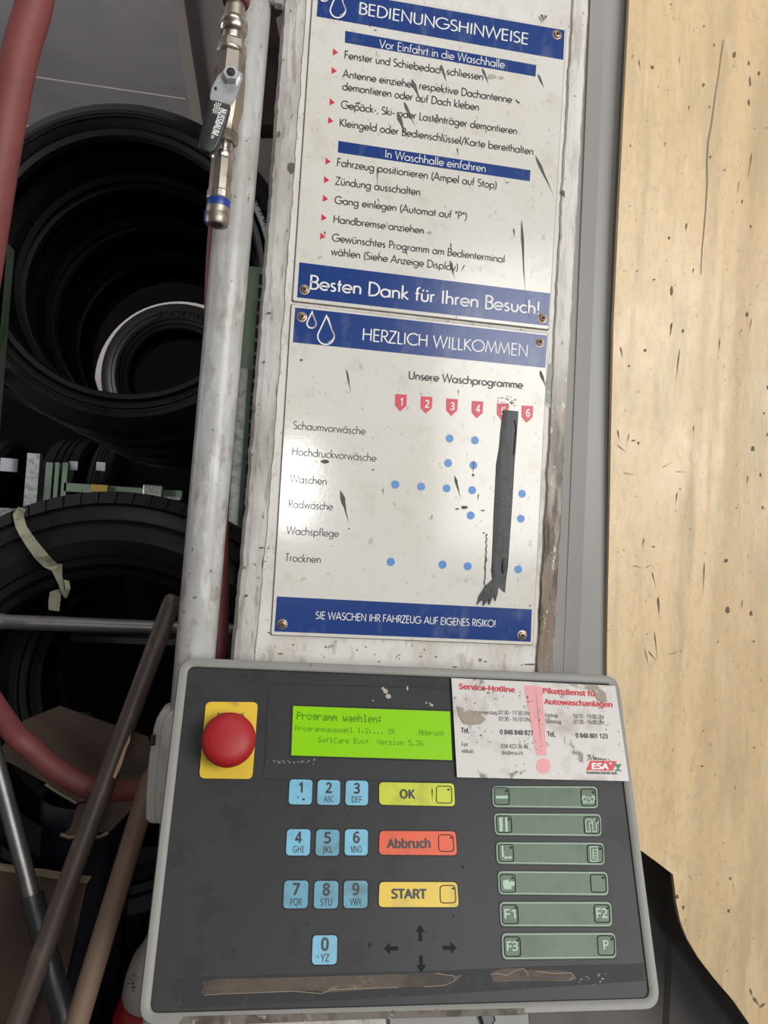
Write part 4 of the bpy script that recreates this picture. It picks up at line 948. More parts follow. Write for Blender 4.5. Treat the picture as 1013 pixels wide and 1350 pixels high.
# 5x7 dot matrix glyphs, rows top to bottom
DM = {'P': '1e11111e101010', 'r': '00001619101010', 'o': '00000e1111110e', 'g': '00000f110f010e', 'a': '00000e010f110f', 'm': '00001a15151111', 'w': '0000111115150a', 'e': '00000e111f100e', 'h': '10101619111111', 'l': '0c04040404040e',
      'n': '00001619111111', ':': '000c0c000c0c00', 'u': '0000111111130d', 's': '00000e100e011e', '1': '040c040404040e', ',': '000000000c0408', '2': '0e11010204081f', '.': '00000000000c0c', 'O': '0e11111111110e', 'K': '11121418141211',
      'A': '0e11111f111111', 'b': '1010161911111e', 'c': '00000e1010110e', 'S': '0f10100e01011e', 'f': '0609081c080808', 't': '08081c08080906', 'C': '0e11101010110e', 'E': '1f10101e10101f', 'v': '00001111110a04', '+': '0004041f040400',
      'V': '11111111110a04', 'i': '04000c0404040e', '5': '1f101e0101110e', '3': '1f02040201110e', '6': '0608101e11110e', ' ': '00000000000000'}
def lcd_line(parent, s, p0, p1, ht, fat):
    a0 = Vector(pp(*p0)); a1 = Vector(pp(*p1)); e = (a1 - a0).normalized(); n = Vector((-e.y, e.x)); L = (a1 - a0).length
    dx = L / (len(s) * 6 - 1); dy = (Vector(pp(p0[0], p0[1] - ht)) - a0).length / 7
    bm = bmesh.new()
    for k, ch in enumerate(s):
        h = DM[ch]
        for r in range(7):
            bits = int(h[2 * r:2 * r + 2], 16)
            for c in range(5):
                if bits >> (4 - c) & 1:
                    o = a0 + e * ((k * 6 + c) * dx) + n * ((6 - r) * dy)
                    bm.faces.new([bm.verts.new(pan_frame(*(o + e * (u * dx * fat) + n * (v * dy * min(1.1, fat))), .0011)) for u, v in ((0, 0), (1, 0), (1, 1), (0, 1))])
    obj('display_text', bm, M['lcd_ink'], parent)
console()

def emergency_stop():
    F = pan_frame
    t = thing('emergency_stop', 'red mushroom emergency stop button on a yellow plate, left on the console', 'button', tuple(F(*pp(301, 978), .001)))
    q = [(271.8, 926), (340.2, 926.5), (332.8, 1027.5), (262.8, 1026.5)]
    obj('yellow_plate', poly_slab(F, round_quad([pp(*p) for p in q], .0042), .0006, .0022), M['estop_yel'], t)
    put_font(F, pp, 'NOT-AUS', (287, 946), (322, 946.5), 5.5, .0024, 'lettering', M['black_ink'], t, bold=.03)
    # head floats ~2.6 cm out; centre found along its own line of sight
    hh = .021; d = ray(301.5, 974); tt = (P0 + PN * hh - cam_loc).dot(PN) / d.dot(PN); c = cam_loc + d * tt
    base = c - PN * hh
    obj('collar', lathe(bmesh.new(), base, PN, [(.0135, .001), (.0135, .006), (.0105, .0075), (.0105, .016)], 32), M['estop_red'], t, smooth=40)
    prof = [(.010, .011), (.0165, .0115), (.0192, .0135), (.0199, .017), (.0193, .0205), (.0165, .0235), (.012, .0253), (.006, .0262), (.0005, .0265)]
    obj('button_head', lathe(bmesh.new(), base, PN, prof, 48), M['estop_red'], t, smooth=60)
emergency_stop()

def sticker():
    F = pan_frame; t = thing('service_sticker', 'dirty white service hotline sticker with red headings on the console corner', 'sticker', tuple(F(*pp(715, 960), .003)))
    f0 = lambda a, b, h: F(a, b, h + .0034)
    def px3(px, py):
        d = ray(px, py); q0 = P0 + PN * .0034; tt = (q0 - cam_loc).dot(PN) / d.dot(PN); q = cam_loc + d * tt - q0
        return (q.dot(PU), q.dot(PV))
    K = lambda x, y: (590 + x / 4.052, 880 + y / 4.05)
    obj('vinyl_sheet', poly_slab(f0, [px3(*K(*p)) for p in [(22, 56), (898, 98), (972, 607), (52, 586)]], -.0002, .0), M['sticker'], t)
    def W(s, a, b, cap, m='black_ink', bold=.03, **k): put_font(f0, px3, s, K(*a), K(*b), cap / 4.05, .0004, 'lettering', M[m], t, bold=bold, **k)
    # exclamation mark
    obj('exclamation_mark', poly_slab(f0, [px3(*K(*p)) for p in [(408, 96), (506, 102), (532, 470), (476, 470)]], .0, .0002), M['st_pink'], t)
    obj('exclamation_mark', poly_slab(f0, [px3(*K(514 + 39 * math.cos(a), 526 + 42 * math.sin(a))) for a in [2 * PI * i / 24 for i in range(24)]], .0, .0002), M['st_pink'], t)
    obj('scratch', streaks(f0, px3, [(*K(470, 105), *K(508, 470), .5, .5), (*K(626, 365), *K(632, 440), .6)], .0005), M['splash'], t)
    W('Service-Hotline', (62, 114), (362, 133), 27, 'st_red', .07)
    W('Pikettdienst für', (512, 138), (808, 155), 27, 'st_red', .07); W('Autowaschanlagen', (518, 195), (884, 212), 27, 'st_red', .07)
    W('Montag-Donnerstag', (64, 248), (266, 251), 19, bold=.0); W('07:30 - 17:30 Uhr', (274, 251), (444, 256), 22, bold=.0)
    W('Freitag', (524, 264), (588, 266), 19, bold=.0); W('16:10 - 19:00 Uhr', (676, 270), (840, 275), 22, bold=.0)
    W('07:30 - 16:10 Uhr', (276, 285), (446, 289), 22, bold=.0); W('Samstag', (526, 297), (608, 300), 19, bold=.0); W('07:30 - 16:00 Uhr', (678, 301), (842, 305), 22, bold=.0)
    W('Tel.', (74, 348), (118, 350), 26, bold=.05); W('0 848 848 877', (282, 356), (460, 362), 24, bold=.05)
    W('Tel.', (534, 368), (578, 370), 26, bold=.05); W('0 848 801 123', (688, 375), (858, 379), 24, bold=.05)
    W('Fax', (78, 420), (110, 421), 21, bold=.0); W('034 423 36 46', (288, 430), (432, 434), 22, bold=.0)
    W('eMail:', (78, 456), (142, 458), 20, bold=.0); W('tks@esa.ch', (292, 465), (404, 467), 20, bold=.0)
    # maker's logo
    lg = obj('logo', poly_slab(f0, [px3(*K(*p)) for p in [(764, 498), (906, 500), (884, 552), (742, 548)]], .0, .0002), M['st_red'], t)
    put_font(f0, px3, 'ESA', K(770, 541), K(862, 544), 30 / 4.05, .0004, 'lettering', M['white_ink'], lg, bold=.09, slant=.15)
    put_font(f0, px3, '+', K(864, 522), K(880, 522), 20 / 4.05, .0004, 'lettering', M['white_ink'], lg, bold=.06)
    bm = bmesh.new()
    for q4 in stroke_poly([K(*p) for p in [(744, 472), (760, 466), (748, 500), (766, 470), (764, 496), (782, 468), (780, 492), (792, 486), (796, 478), (788, 482), (792, 494), (804, 484), (806, 494), (814, 484), (820, 494), (826, 486), (834, 496), (842, 488), (850, 496)]], .75):
        bm.faces.new([bm.verts.new(f0(*px3(*p), .0005)) for p in q4])
    obj('handwritten_word', bm, M['black_ink'], lg)
    bm = bmesh.new()
    for q in ([(894, 516), (930, 516), (924, 528), (918, 536), (916, 544), (930, 548), (930, 554), (896, 552), (897, 546), (908, 542), (908, 534), (898, 528)],):
        bm.faces.new([bm.verts.new(f0(*px3(*K(*p)), .0004)) for p in q])
    obj('logo_tree', bm, M['st_green'], lg)
    W('Zusammen sind wir stark', (744, 567), (908, 571), 14, bold=.05)
    # worn areas
    bm = bmesh.new()
    for q in ([(50, 208), (112, 222), (170, 244), (206, 276), (208, 296), (170, 304), (120, 308), (84, 300), (64, 262)], [(640, 88), (720, 92), (800, 96), (846, 140), (850, 180), (826, 190), (800, 170), (776, 120), (700, 108)]):
        bm.faces.new([bm.verts.new(f0(*px3(*K(*p)), .0006)) for p in q])
    obj('abraded_patches', bm, M['worn_paper'], t, kind='stuff')
    bm = bmesh.new()
    for i in range(95):
        c = random.choice([(200, 330), (420, 400), (150, 130), (250, 160), (390, 150), (500, 260), (640, 260), (170, 360), (440, 420), (820, 140), (830, 520), (880, 300), (380, 570), (200, 110)])
        x, y = random.gauss(c[0], 34), random.gauss(c[1], 30)
        if 40 < x < 930 and 100 < y < 575: blobs(f0, px3, [(*K(x, y), random.uniform(.3, 1.1), random.uniform(.3, .9))], .0006, bm)
    blobs(f0, px3, [(*K(218, 136), 2.4, 1), (*K(428, 160), 1, 2), (*K(432, 184), 1.2, 1.5), (*K(392, 564), 1.2, 1.2), (*K(180, 362), 1.4, 1.2), (*K(194, 116), 2, 2)], .0006, bm)
    obj('grime_specks', bm, M['splash'], t, kind='stuff')
sticker()

# ================================================================== PIPE, VALVE, HOSES
def riser_pipe():
    t = thing('riser_pipe', 'vertical off-white painted steel pipe running down along the left of the post', 'pipe', (at(282, 580, .004).x, .004, .0))
    pts = [at(px, py, .004) for px, py in [(357, -300), (333, 0), (306, 350), (282.6, 580), (279, 650), (258, 864), (250, 960), (236, 1150)]]
    # fit one straight line through them
    a, b = at(333, 0, .004), at(257.5, 864, .004); d = (b - a) / (a.z - b.z)
    top = a - d * (2.95 - a.z); bot = a + d * (a.z - .02)
    obj('pipe_run', lathe(bmesh.new(), bot, top - bot, [(.0172, 0), (.0172, (top - bot).length)], 40), M['pipe'], t, smooth=40)
    f = lambda z: a + d * (a.z - z)
    # clamp near the top
    c = at(344, -4, .004); ax = (top - bot).normalized()
    cl = obj('pipe_clamp', lathe(bmesh.new(), c - ax * .007, ax, [(.0175, 0), (.0205, 0), (.0205, .014), (.0175, .014)], 36), M['nickel2'], t, smooth=30)
    obj('clamp_bolt', lathe(bmesh.new(), at(362, 1, -.004), (1, -.1, -.1), [(.0035, -.006), (.0035, .001), (.0062, .001), (.0062, .008)], 6), M['zinc'], cl)
    obj('flange', bx(tuple(at(352, -3, -.002)), (.022, .004, .012)), M['nickel2'], cl)
riser_pipe()

def valve():
    Y = -.050
    a, b = at(313, -20, Y), at(286, 294, Y); ax = (b - a).normalized()
    t = thing('ball_valve', 'nickel plated ball valve with black lever hanging before the pipe', 'valve', tuple(at(300, 150, Y)))
    S0 = lambda py: ((at(313 - (py + 20) * 27 / 314, py, Y)) - a).dot(ax)
    r = lambda w: w / 2 / FPX * (Y - cam_loc.y) / ray(300, 150).dot(YF) * 1.0 * (1.0)
    def seg(name, m, prof, n=36, parent=t, smooth=35, phase=0):
        return obj(name, lathe(bmesh.new(), a, ax, [(r(w_), S0(py)) for w_, py in prof], n, up=(0, -1, 0), phase=phase), m, parent, smooth=smooth)
    seg('supply_hose', M['hose'], [(37, -1700), (37, -8), (36, 2), (33, 6), (20, 7)])
    seg('hose_sleeve', M['nickel2'], [(24, -30), (25, 8), (27, 14), (28.5, 27)])
    seg('ring_collar', M['nickel'], [(28, 25), (35, 29), (37, 34), (37, 39), (34, 44), (29, 46)])
    seg('neck', M['nickel'], [(28, 44), (29, 50), (31, 56)])
    seg('hex_union', M['nickel2'], [(30, 55), (37, 58), (38, 70), (36, 73)], 6, smooth=False, phase=.3)
    seg('union_ring', M['nickel'], [(38, 68), (40, 70), (40, 73), (37, 75)])
    body = seg('valve_body', M['nickel2'], [(37, 74), (40, 76), (41, 94), (44, 110), (44, 146), (40, 156), (35, 166), (35, 176)], 8, smooth=20, phase=.2)
    seg('hex_nut', M['nickel2'], [(30, 174), (37, 177), (37, 188), (35, 190)], 6, smooth=False, phase=.5)
    seg('nipple', M['nickel'], [(27, 188), (27, 200), (31, 203), (31, 209), (27, 213)])
    seg('coupling_body', M['nickel2'], [(27, 211), (28.5, 214), (29, 254)], 10, smooth=15)
    seg('knurled_ring', M['nickel'], [(29, 253), (32, 255), (32, 263), (30, 265)], 22, smooth=False)
    seg('blue_band', M['blue_ring'], [(29.6, 264), (30.4, 265), (30.4, 274), (29.6, 275)])
    seg('release_ring', M['nickel2'], [(30, 274), (30, 282), (29, 283), (31, 285), (31, 293), (28, 297), (17, 297), (16, 288)])
    seg('socket_bore', M['bore'], [(15.9, 296.2), (15.9, 297.4)])
    c = at(271.5, 287, Y); obj('blue_tab', bevel(bx(tuple(c), (.0022, .008, .0095)), .0007), M['blue_ring'], t)
    # stem, lever plate, nut
    Yl = -.078
    Fp = lambda a_, b_, h: Vector((a_, Yl - h, b_)); tp = lambda px, py: (at(px, py, Yl).x, at(px, py, Yl).z)
    piv = at(304.5, 103, Yl)
    obj('stem', lathe(bmesh.new(), piv + Vector((0, .024, 0)), (0, -1, 0), [(.0062, 0), (.0062, .024)], 20), M['nickel'], t, smooth=30)
    pl = [(296, 94), (305, 91.5), (312, 93), (320, 99), (319.5, 106), (316, 116), (313, 126), (307.5, 136), (303, 141), (297, 139), (284, 135), (278, 137), (277.2, 128), (279, 118), (283, 110), (288, 101)]
    lev = obj('lever_plate', bevel(poly_slab(Fp, [tp(*p) for p in pl], 0, .0022), .0005, 1), M['zinc'], t)
    obj('lever_nut', lathe(bmesh.new(), piv, (0.05, -1, .05), [(.0068, .002), (.0068, .0065), (.0058, .0075), (.0034, .0075), (.0034, .0060)], 6, phase=.4), M['zinc'], lev)
    obj('stem_end', lathe(bmesh.new(), piv, (0.05, -1, .05), [(.0032, .006), (.0032, .0085), (.0018, .0092)], 16), M['bore'], lev)
    obj('stop_slot', blobs(Fp, tp, [(284.5, 119, 2.4, 3)], .0024), M['bore'], lev)
    gp = [(276.6, 133.4), (284, 135.2), (296, 138.4), (304.6, 141), (303, 150), (299, 165), (294, 181), (288, 195), (283.5, 202), (277, 205), (270, 203), (264, 198.5), (262.2, 192), (263.4, 184), (268, 165), (273, 148)]
    gr = obj('lever_grip', bevel(poly_slab(Fp, [tp(*p) for p in gp], -.0022, .0042), .0018, 3), M['grip'], t, smooth=50)
    bm = bmesh.new()
    vs, fs = font_mesh('NUSSBAUM', .09); x0 = min(v[0] for v in vs); x1 = max(v[0] for v in vs)
    A = Vector(tp(294.2, 147)); B = Vector(tp(282.2, 181)); e = (B - A).normalized(); n = Vector((-e.y, e.x)); s = (B - A).length / (x1 - x0); sy = .0050 / CAPH
    if n.x < 0: n = -n
    bv = [bm.verts.new(Fp(*(A + e * ((x - x0) * s) + n * (y * sy) - n * .0015), .0045 + z_)) for x, y, z_ in vs]
    # letters read from the pivot down: tops face right
    for f in fs:
        try: bm.faces.new([bv[i] for i in f])
        except ValueError: pass
    vs, fs = font_mesh('RN', .06); x0 = min(v[0] for v in vs); x1 = max(v[0] for v in vs)
    A2 = Vector(tp(281.6, 182.4)); bv = [bm.verts.new(Fp(*(A2 + e * ((x - x0) / (x1 - x0) * .0026) + n * (y * .0022 / CAPH) - n * .0012), .0045 + z_)) for x, y, z_ in vs]
    for f in fs:
        try: bm.faces.new([bv[i] for i in f])
        except ValueError: pass
    for k in range(3):
        L_ = [(285.4 + k * 2.9 + 1.0 * math.sin(j * PI / 2.2) - j * .36, 139 + j * 1.3 + k * .6) for j in range(12)]
        for q4 in stroke_poly(L_, 1.1): bm.faces.new([bm.verts.new(Fp(*tp(*p), .0045)) for p in q4])
    obj('lettering', bm, M['white_ink'], gr)
    # faint lettering pressed into the sleeve
    fS = lambda a_, b_, h: Vector((a_, Y - .0128 - h, b_)); tS = lambda px, py: (at(px, py, Y - .0128).x, at(px, py, Y - .0128).z)
valve()

def hoses():
    o = obj('red_hose', tube(bmesh.new(), smooth_path([at(75, -420, -.12), at(66, -200, -.12), at(50, -20, -.12), at(27, 70, -.12), at(6, 180, -.12), at(-16, 320, -.11), at(-45, 520, -.08), at(-60, 720, -.02), at(-40, 870, .06), at(10, 955, .105), at(45, 990, .115), at(80, 1019, .12), at(125, 1041, .125), at(165, 1042, .135), at(200, 1036, .145), at(250, 1020, .16), at(330, 1030, .22)], 10), [.0122 if i_ < 75 else max(.0108, .0122 - (i_ - 75) * .0001) for i_ in range(161)], 20), M['hose'], smooth=True)
    tag(o, 'faded red rubber hose looping from the top left corner down behind the poles', 'hose')
    o = obj('red_hose', tube(bmesh.new(), smooth_path([at(350, -300, .045), at(334, 0, .045), at(300, 200, .045), at(285.5, 350, .045), at(284, 480, .045), at(287, 620, .045), at(287, 720, .045), at(286, 870, .045), at(270, 1000, .045), at(262, 1200, .045)], 8), .0100, 16), M['hose'], smooth=True)
    tag(o, 'thin dark red hose running straight down behind the white pipe', 'hose')
    t = thing('maroon_bracket', 'dark maroon steel bracket between pipe and post at the top', 'bracket', tuple(at(357, 90, .09)))
    q = [(347, 66), (369, 70), (366, 163), (343, 164)]
    P_ = [(at(x, y, .09).x, at(x, y, .09).z) for x, y in q]
    Fq = lambda a, b, h: Vector((a, .09 - h, b))
    obj('bracket_block', bevel(poly_slab(Fq, P_, -.03, .0), .002), M['maroon'], t)
    P_ = [(at(x, y, .09).x, at(x, y, .09).z) for x, y in [(357, 6), (361, 6), (372, 62), (372, 74), (346, 70), (352, 40)]]
    obj('bracket_arm', poly_slab(Fq, P_, -.022, -.004), M['maroon'], t)
hoses()

def casting():
    t = thing('junction_casting', 'chipped white two-part casting on the pipe, left of the console', 'fitting', tuple(at(210, 1010, -.02)))
    Fy = lambda Y: (lambda a, b, h: Vector((a, Y - h, b)))
    tp = lambda Y: (lambda px, py: (at(px, py, Y).x, at(px, py, Y).z))
    Y = -.012
    def piece(pts, y, th, nm, lab=None):
        obj(nm, bevel(poly_slab(Fy(y), [tp(y)(*p) for p in pts], -th, 0), .003, 2), M['box_white'], t, smooth=40)
    piece([(202, 962), (206, 948), (213, 938), (222, 934), (262, 930), (262, 1089), (196, 1087), (191.5, 1080), (192, 1050), (196, 1000)], Y + .012, .03, 'rear_shell')
    piece([(212, 962), (216, 948), (222, 940), (262, 936), (262, 1090), (206, 1088), (203.5, 1080), (205, 1040), (208, 1000)], Y - .0005, .012, 'front_shell')
    obj('hinge_pin', lathe(bmesh.new(), at(201.5, 976, Y - .002), (0, 0, 1), [(.0022, -.004), (.0022, .004)], 10), M['bore'], t)
casting()

# ================================================================== TYRES
def tyre_bm(bm, c, axis, Ro, Ri, Wd, seg=72, blocks=False):
    """hollow tyre: outer tread, sidewalls, bead, open inside. axis runs from the near side to the far side"""
    h = Wd / 2
    prof = [(Ri, -h * .80), (Ri + .004, -h * .93), (Ri + .013, -h * .98), (Ri + .016, -h * .90), (Ri + .020, -h * .96), (Ri + (Ro - Ri) * .45, -h * 1.06), (Ri + (Ro - Ri) * .62, -h * 1.03), (Ro - .020, -h * .94), (Ro - .009, -h * .86), (Ro - .002, -h * .74),
            (Ro, -h * .4), (Ro, -h * .36), (Ro - .006, -h * .35), (Ro - .006, -h * .28), (Ro, -h * .27), (Ro + .001, -h * .04), (Ro - .006, -h * .03), (Ro - .006, h * .03), (Ro + .001, h * .04), (Ro, h * .27), (Ro - .006, h * .28), (Ro - .006, h * .35), (Ro, h * .36), (Ro, h * .4),
            (Ro - .002, h * .74), (Ro - .02, h * .94), (Ri + (Ro - Ri) * .45, h * 1.06), (Ri + .013, h * .98), (Ri + .004, h * .93), (Ri, h * .80),
            (Ri + .010, h * .72), (Ri + (Ro - Ri) * .5, h * .95), (Ro - .016, h * .72), (Ro - .014, 0), (Ro - .016, -h * .72), (Ri + (Ro - Ri) * .5, -h * .95), (Ri + .010, -h * .72), (Ri, -h * .80)]
    lathe(bm, Vector(c), axis, prof, seg, cap=False)
    bmesh.ops.remove_doubles(bm, verts=bm.verts, dist=1e-5)
    bmesh.ops.recalc_face_normals(bm, faces=bm.faces)
    return bm
def tyre(name, lab, c, axis, Ro, Ri, Wd, group=None, blocks=0, ribs=True, text=(), up=Vector((0, 0, 1))):
    t = thing(name, lab, 'tyre', tuple(c), group)
    obj('carcass', tyre_bm(bmesh.new(), c, axis, Ro, Ri, Wd, 96), M['rubber'], t, smooth=28)
    ax = Vector(axis).normalized(); v = up - ax * up.dot(ax); v.normalize(); u = v.cross(ax)
    if blocks:                                       # shoulder blocks cut round the tread edge
        bm = bmesh.new()
        for k in range(blocks):
            a = 2 * PI * k / blocks; w_ = 2 * PI / blocks * .92
            for sd in (-1, 1):
                vs = []
                for r_, ww, tt in ((Ro - .016, w_, Wd * .475), (Ro + .001, w_, Wd * .40), (Ro + .001, w_, Wd * .22)):
                    for s in (-.5, .5):
                        an = a + s * ww; vs.append(bm.verts.new(Vector(c) + (u * math.cos(an) + v * math.sin(an)) * (r_ + .0012) + ax * (sd * tt)))
                bm.faces.new((vs[0], vs[1], vs[3], vs[2])); bm.faces.new((vs[2], vs[3], vs[5], vs[4]))
                lo = []
                for i_ in range(6):
                    p = vs[i_].co; rad = (p - Vector(c)); rad -= ax * rad.dot(ax); lo.append(bm.verts.new(p - rad.normalized() * .009))
                bm.faces.new((vs[0], vs[2], lo[2], lo[0])); bm.faces.new((vs[2], vs[4], lo[4], lo[2])); bm.faces.new((vs[1], lo[1], lo[3], vs[3])); bm.faces.new((vs[3], lo[3], lo[5], vs[5])); bm.faces.new((vs[4], vs[5], lo[5], lo[4]))
        bmesh.ops.recalc_face_normals(bm, faces=bm.faces)
        obj('tread_blocks', bm, M['rubber'], t, kind='stuff')
    if ribs:
        bm = bmesh.new()
        for rr in (Ri + .030, Ro - .040):
            lathe(bm, Vector(c), axis, [(rr, -Wd * .50), (rr + .0015, -Wd * .535), (rr + .003, -Wd * .50)], 96, cap=False)
        obj('sidewall_rib', bm, M['rubber'], t, smooth=50)
    for s, ang0, rr, ht in text:                     # raised sidewall lettering
        bm = bmesh.new(); vs, fs = font_mesh(s, .05)
        bv = []
        for x, y, _z in vs:
            an = R_(ang0) - x * ht / CAPH / rr; r2 = rr + y * ht / CAPH
            k = (r2 - Ri) / (Ro - Ri); bulge = Wd * (.53 if k > .3 else .51)
            bv.append(bm.verts.new(Vector(c) + (u * math.cos(an) * 1 + v * math.sin(an)) * r2 - ax * (bulge + .0012)))
        for f in fs:
            try: bm.faces.new([bv[i] for i in f])
            except ValueError: pass
        obj('raised_lettering', bm, M['rubber_mark'], t)
    return t
def centre(px, py, D):                               # D = distance in depth from the camera along y
    return at(px, py, cam_loc.y + D)
c1 = centre(166, 345, 1.45)
D1 = 1.45
g1 = 'tyres in the upper rack row'
for k, lab in enumerate(['large black tyre at the front of the upper rack, behind the valve', 'second tyre of the upper row, seen through the front tyre', 'third tyre inside the upper row, deep in shadow', 'last tyre of the tight upper row, before the bright gap']):
    p = Vector(c1) + Vector((0.0, .11 + .222 * k, 0))
    tyre('tyre', lab, p, (0, 1, 0), .318, .241, .205, g1, text=([('225/40 R 19', 168, .268, .013), ('RADIAL', 128, .268, .011), ('O WINTER', 60, .272, .009), ('O TUBELESS', -112, .266, .010)] if k == 0 else ()))
cf = centre(236, 497, 2.62)
tyre('tyre', 'small tyre at the far end, seen through the upper tyre row', cf + Vector((0, .09, 0)), (0, 1, 0), .258, .165, .18, g1, text=[('CONTINENTAL', 118, .205, .020)])
c2 = centre(140, 958, 1.08)
tyre('tyre', 'large tyre with blocky tread in the lower rack behind the steel bar', c2 + Vector((0, .12, 0)), (0, 1, 0), .318, .200, .24, 'tyres in the lower rack', blocks=84)
tyre('tyre', 'shadowed tyre directly behind the blocky lower tyre', c2 + Vector((.02, .43, -.01)), (0, 1, 0), .300, .200, .20, 'tyres in the lower rack')
# added pale hoop behind the far tyre: its colour stands for the bright gap
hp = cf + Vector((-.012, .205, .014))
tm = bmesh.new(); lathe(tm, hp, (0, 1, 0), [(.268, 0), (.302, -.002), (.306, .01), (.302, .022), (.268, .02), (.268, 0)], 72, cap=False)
hoop = obj('added_gap_hoop', tm, mat('pale_gap_hoop', (0.66, 0.62, 0.58), .5), smooth=40)
tag(hoop, 'added pale hoop behind the far small tyre, standing for the bright gap', 'hoop')
db = thing('shade_backdrop', 'dark partition board added behind the tyre racks in place of the shade there', 'backdrop', (-.45, 2.9, 0))  # added board, its black colour stands for the shade behind the tyres
obj('board', bx((-.45, 2.9, 1.285), (2.3, .03, 2.53)), mat('shade_backdrop_paint', (0.004, 0.004, 0.005), .8, spec=.1), db)
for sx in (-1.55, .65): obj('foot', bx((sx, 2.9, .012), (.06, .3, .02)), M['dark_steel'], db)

def strap():
    t = thing('masking_tape', 'grimy cream tape strip hanging across the lower tyre sidewall', 'tape strip', tuple(centre(60, 720, 1.03)))
    def rib(L_, Rr, D, nm, bulge=.0):
        bm = bmesh.new(); pv = None
        for i, (l, r) in enumerate(zip(L_, Rr)):
            a = bm.verts.new(centre(l[0], l[1], D[i])); b = bm.verts.new(centre(r[0], r[1], D[i] + .002))
            if pv: bm.faces.new((pv[0], pv[1], b, a))
            pv = (a, b)
        bmesh.ops.recalc_face_normals(bm, faces=bm.faces)
        r = bmesh.ops.extrude_face_region(bm, geom=bm.faces[:])
        for v in [g_ for g_ in r['geom'] if isinstance(g_, bmesh.types.BMVert)]: v.co.y += .0012
        bmesh.ops.recalc_face_normals(bm, faces=bm.faces)
        obj(nm, bm, M['strap'], t)
    rib([(24, 668), (17, 678), (20, 694), (27, 708), (36, 722), (46, 736), (58, 748)], [(34, 671), (31, 680), (35, 694), (44, 707), (54, 720), (64, 732), (75, 743)], [1.085, 1.062, 1.05, 1.042, 1.038, 1.04, 1.05], 'upper_strip')
    rib([(58, 748), (68, 752), (76, 768), (82, 784)], [(76, 743), (82, 744), (82, 758), (86, 788)], [1.05, 1.053, 1.06, 1.07], 'twisted_strip')
    rib([(66, 780), (64, 792), (64, 804)], [(80, 776), (80, 790), (78, 806)], [1.075, 1.08, 1.085], 'loose_end')
    rib([(84, 764), (86, 776), (84, 788)], [(91, 766), (93, 776), (88, 788)], [1.068, 1.07, 1.075], 'frayed_end')
strap()

# ================================================================== RACK
def rack():
    t = thing('tyre_rack', 'pale green slotted steel tyre rack behind the pipe', 'rack', tuple(Vector((at(328, 520, .655).x, .67, 0))))
    YU = .655
    def upright(pxc, pyc, wd, zt, nm='upright', z_slots=(0, 0), col='green_steel'):
        x = at(pxc, pyc, YU).x; bm = bmesh.new()
        box(bm, (x, YU + .002, zt / 2), (wd, .004, zt)); box(bm, (x - wd / 2 + .002, YU + .02, zt / 2), (.004, .04, zt)); box(bm, (x + wd / 2 - .002, YU + .02, zt / 2), (.004, .04, zt))
        u = obj(nm, bm, M[col], t)
        return u, x
    zt = at(330, 351, YU).z
    u, x = upright(326.5, 520, .040, zt)
    bm = bmesh.new(); z = zt - .012
    while z > zt - .50:
        box(bm, (x + .0085, YU - .0008, z - .009), (.005, .0022, .017)); z -= .0238
    obj('slots', bm, M['groove'], u, kind='stuff')
    # galvanised inner face strip
    obj('galvanised_strip', bx((x - .010, YU - .0012, zt - .33), (.016, .0018, .30)), M['galv'], u)
    z2 = at(4, 318, YU).z
    u2, x2 = upright(-15, 410, .038, z2)
    # shelf rails: hold the tyre rows front and back
    zr = c1.z - .318 * .80
    for s in (-1, 1):
        # carrying rails run in depth beneath the tyres' flanks
        xx = c1.x + s * .235; zz = c1.z - math.sqrt(.318 ** 2 - .235 ** 2) - .014
        obj('carrying_rail', bx((xx, 1.24, zz), (.03, 1.12, .02)), M['dark_steel'], t)
    for s in (-1, 1):
        z3 = c2.z - math.sqrt(.318 ** 2 - .235 ** 2) - .016
        obj('carrying_rail', bx((c2.x + s * .235, .92, z3), (.03, .98, .02)), M['dark_steel'], t)
    xx0, xx1 = x2 - .02, x + .02
    for zc_ in (c2.z - math.sqrt(.318 ** 2 - .235 ** 2) - .034, ):
        obj('cross_rail', bx(((x2 + x) / 2, YU + .022, zc_), (x - x2 + .3, .03, .02)), M['dark_steel'], t)
    obj('rear_upright', bx((-.86, 1.80, .9), (.04, .04, 1.8)), M['dark_steel'], t); obj('rear_upright', bx((.34, 1.80, .9), (.04, .04, 1.8)), M['dark_steel'], t)
    zz = c1.z - math.sqrt(.318 ** 2 - .235 ** 2) - .034
    return x, x2
XU, XU2 = rack()

# steel bar in front of the lower tyre
Db = .98
a, b = centre(-160, 812, Db), centre(330, 832, Db)
bar = thing('steel_bar', 'bare horizontal steel tube crossing in front of the lower tyre', 'bar', tuple(centre(100, 823, Db)))
obj('tube', tube(bmesh.new(), [a, centre(-10, 818.5, Db), centre(12, 820, Db), b], [.0108, .0106, .0092, .0088], 24), M['steel'], bar, smooth=40)

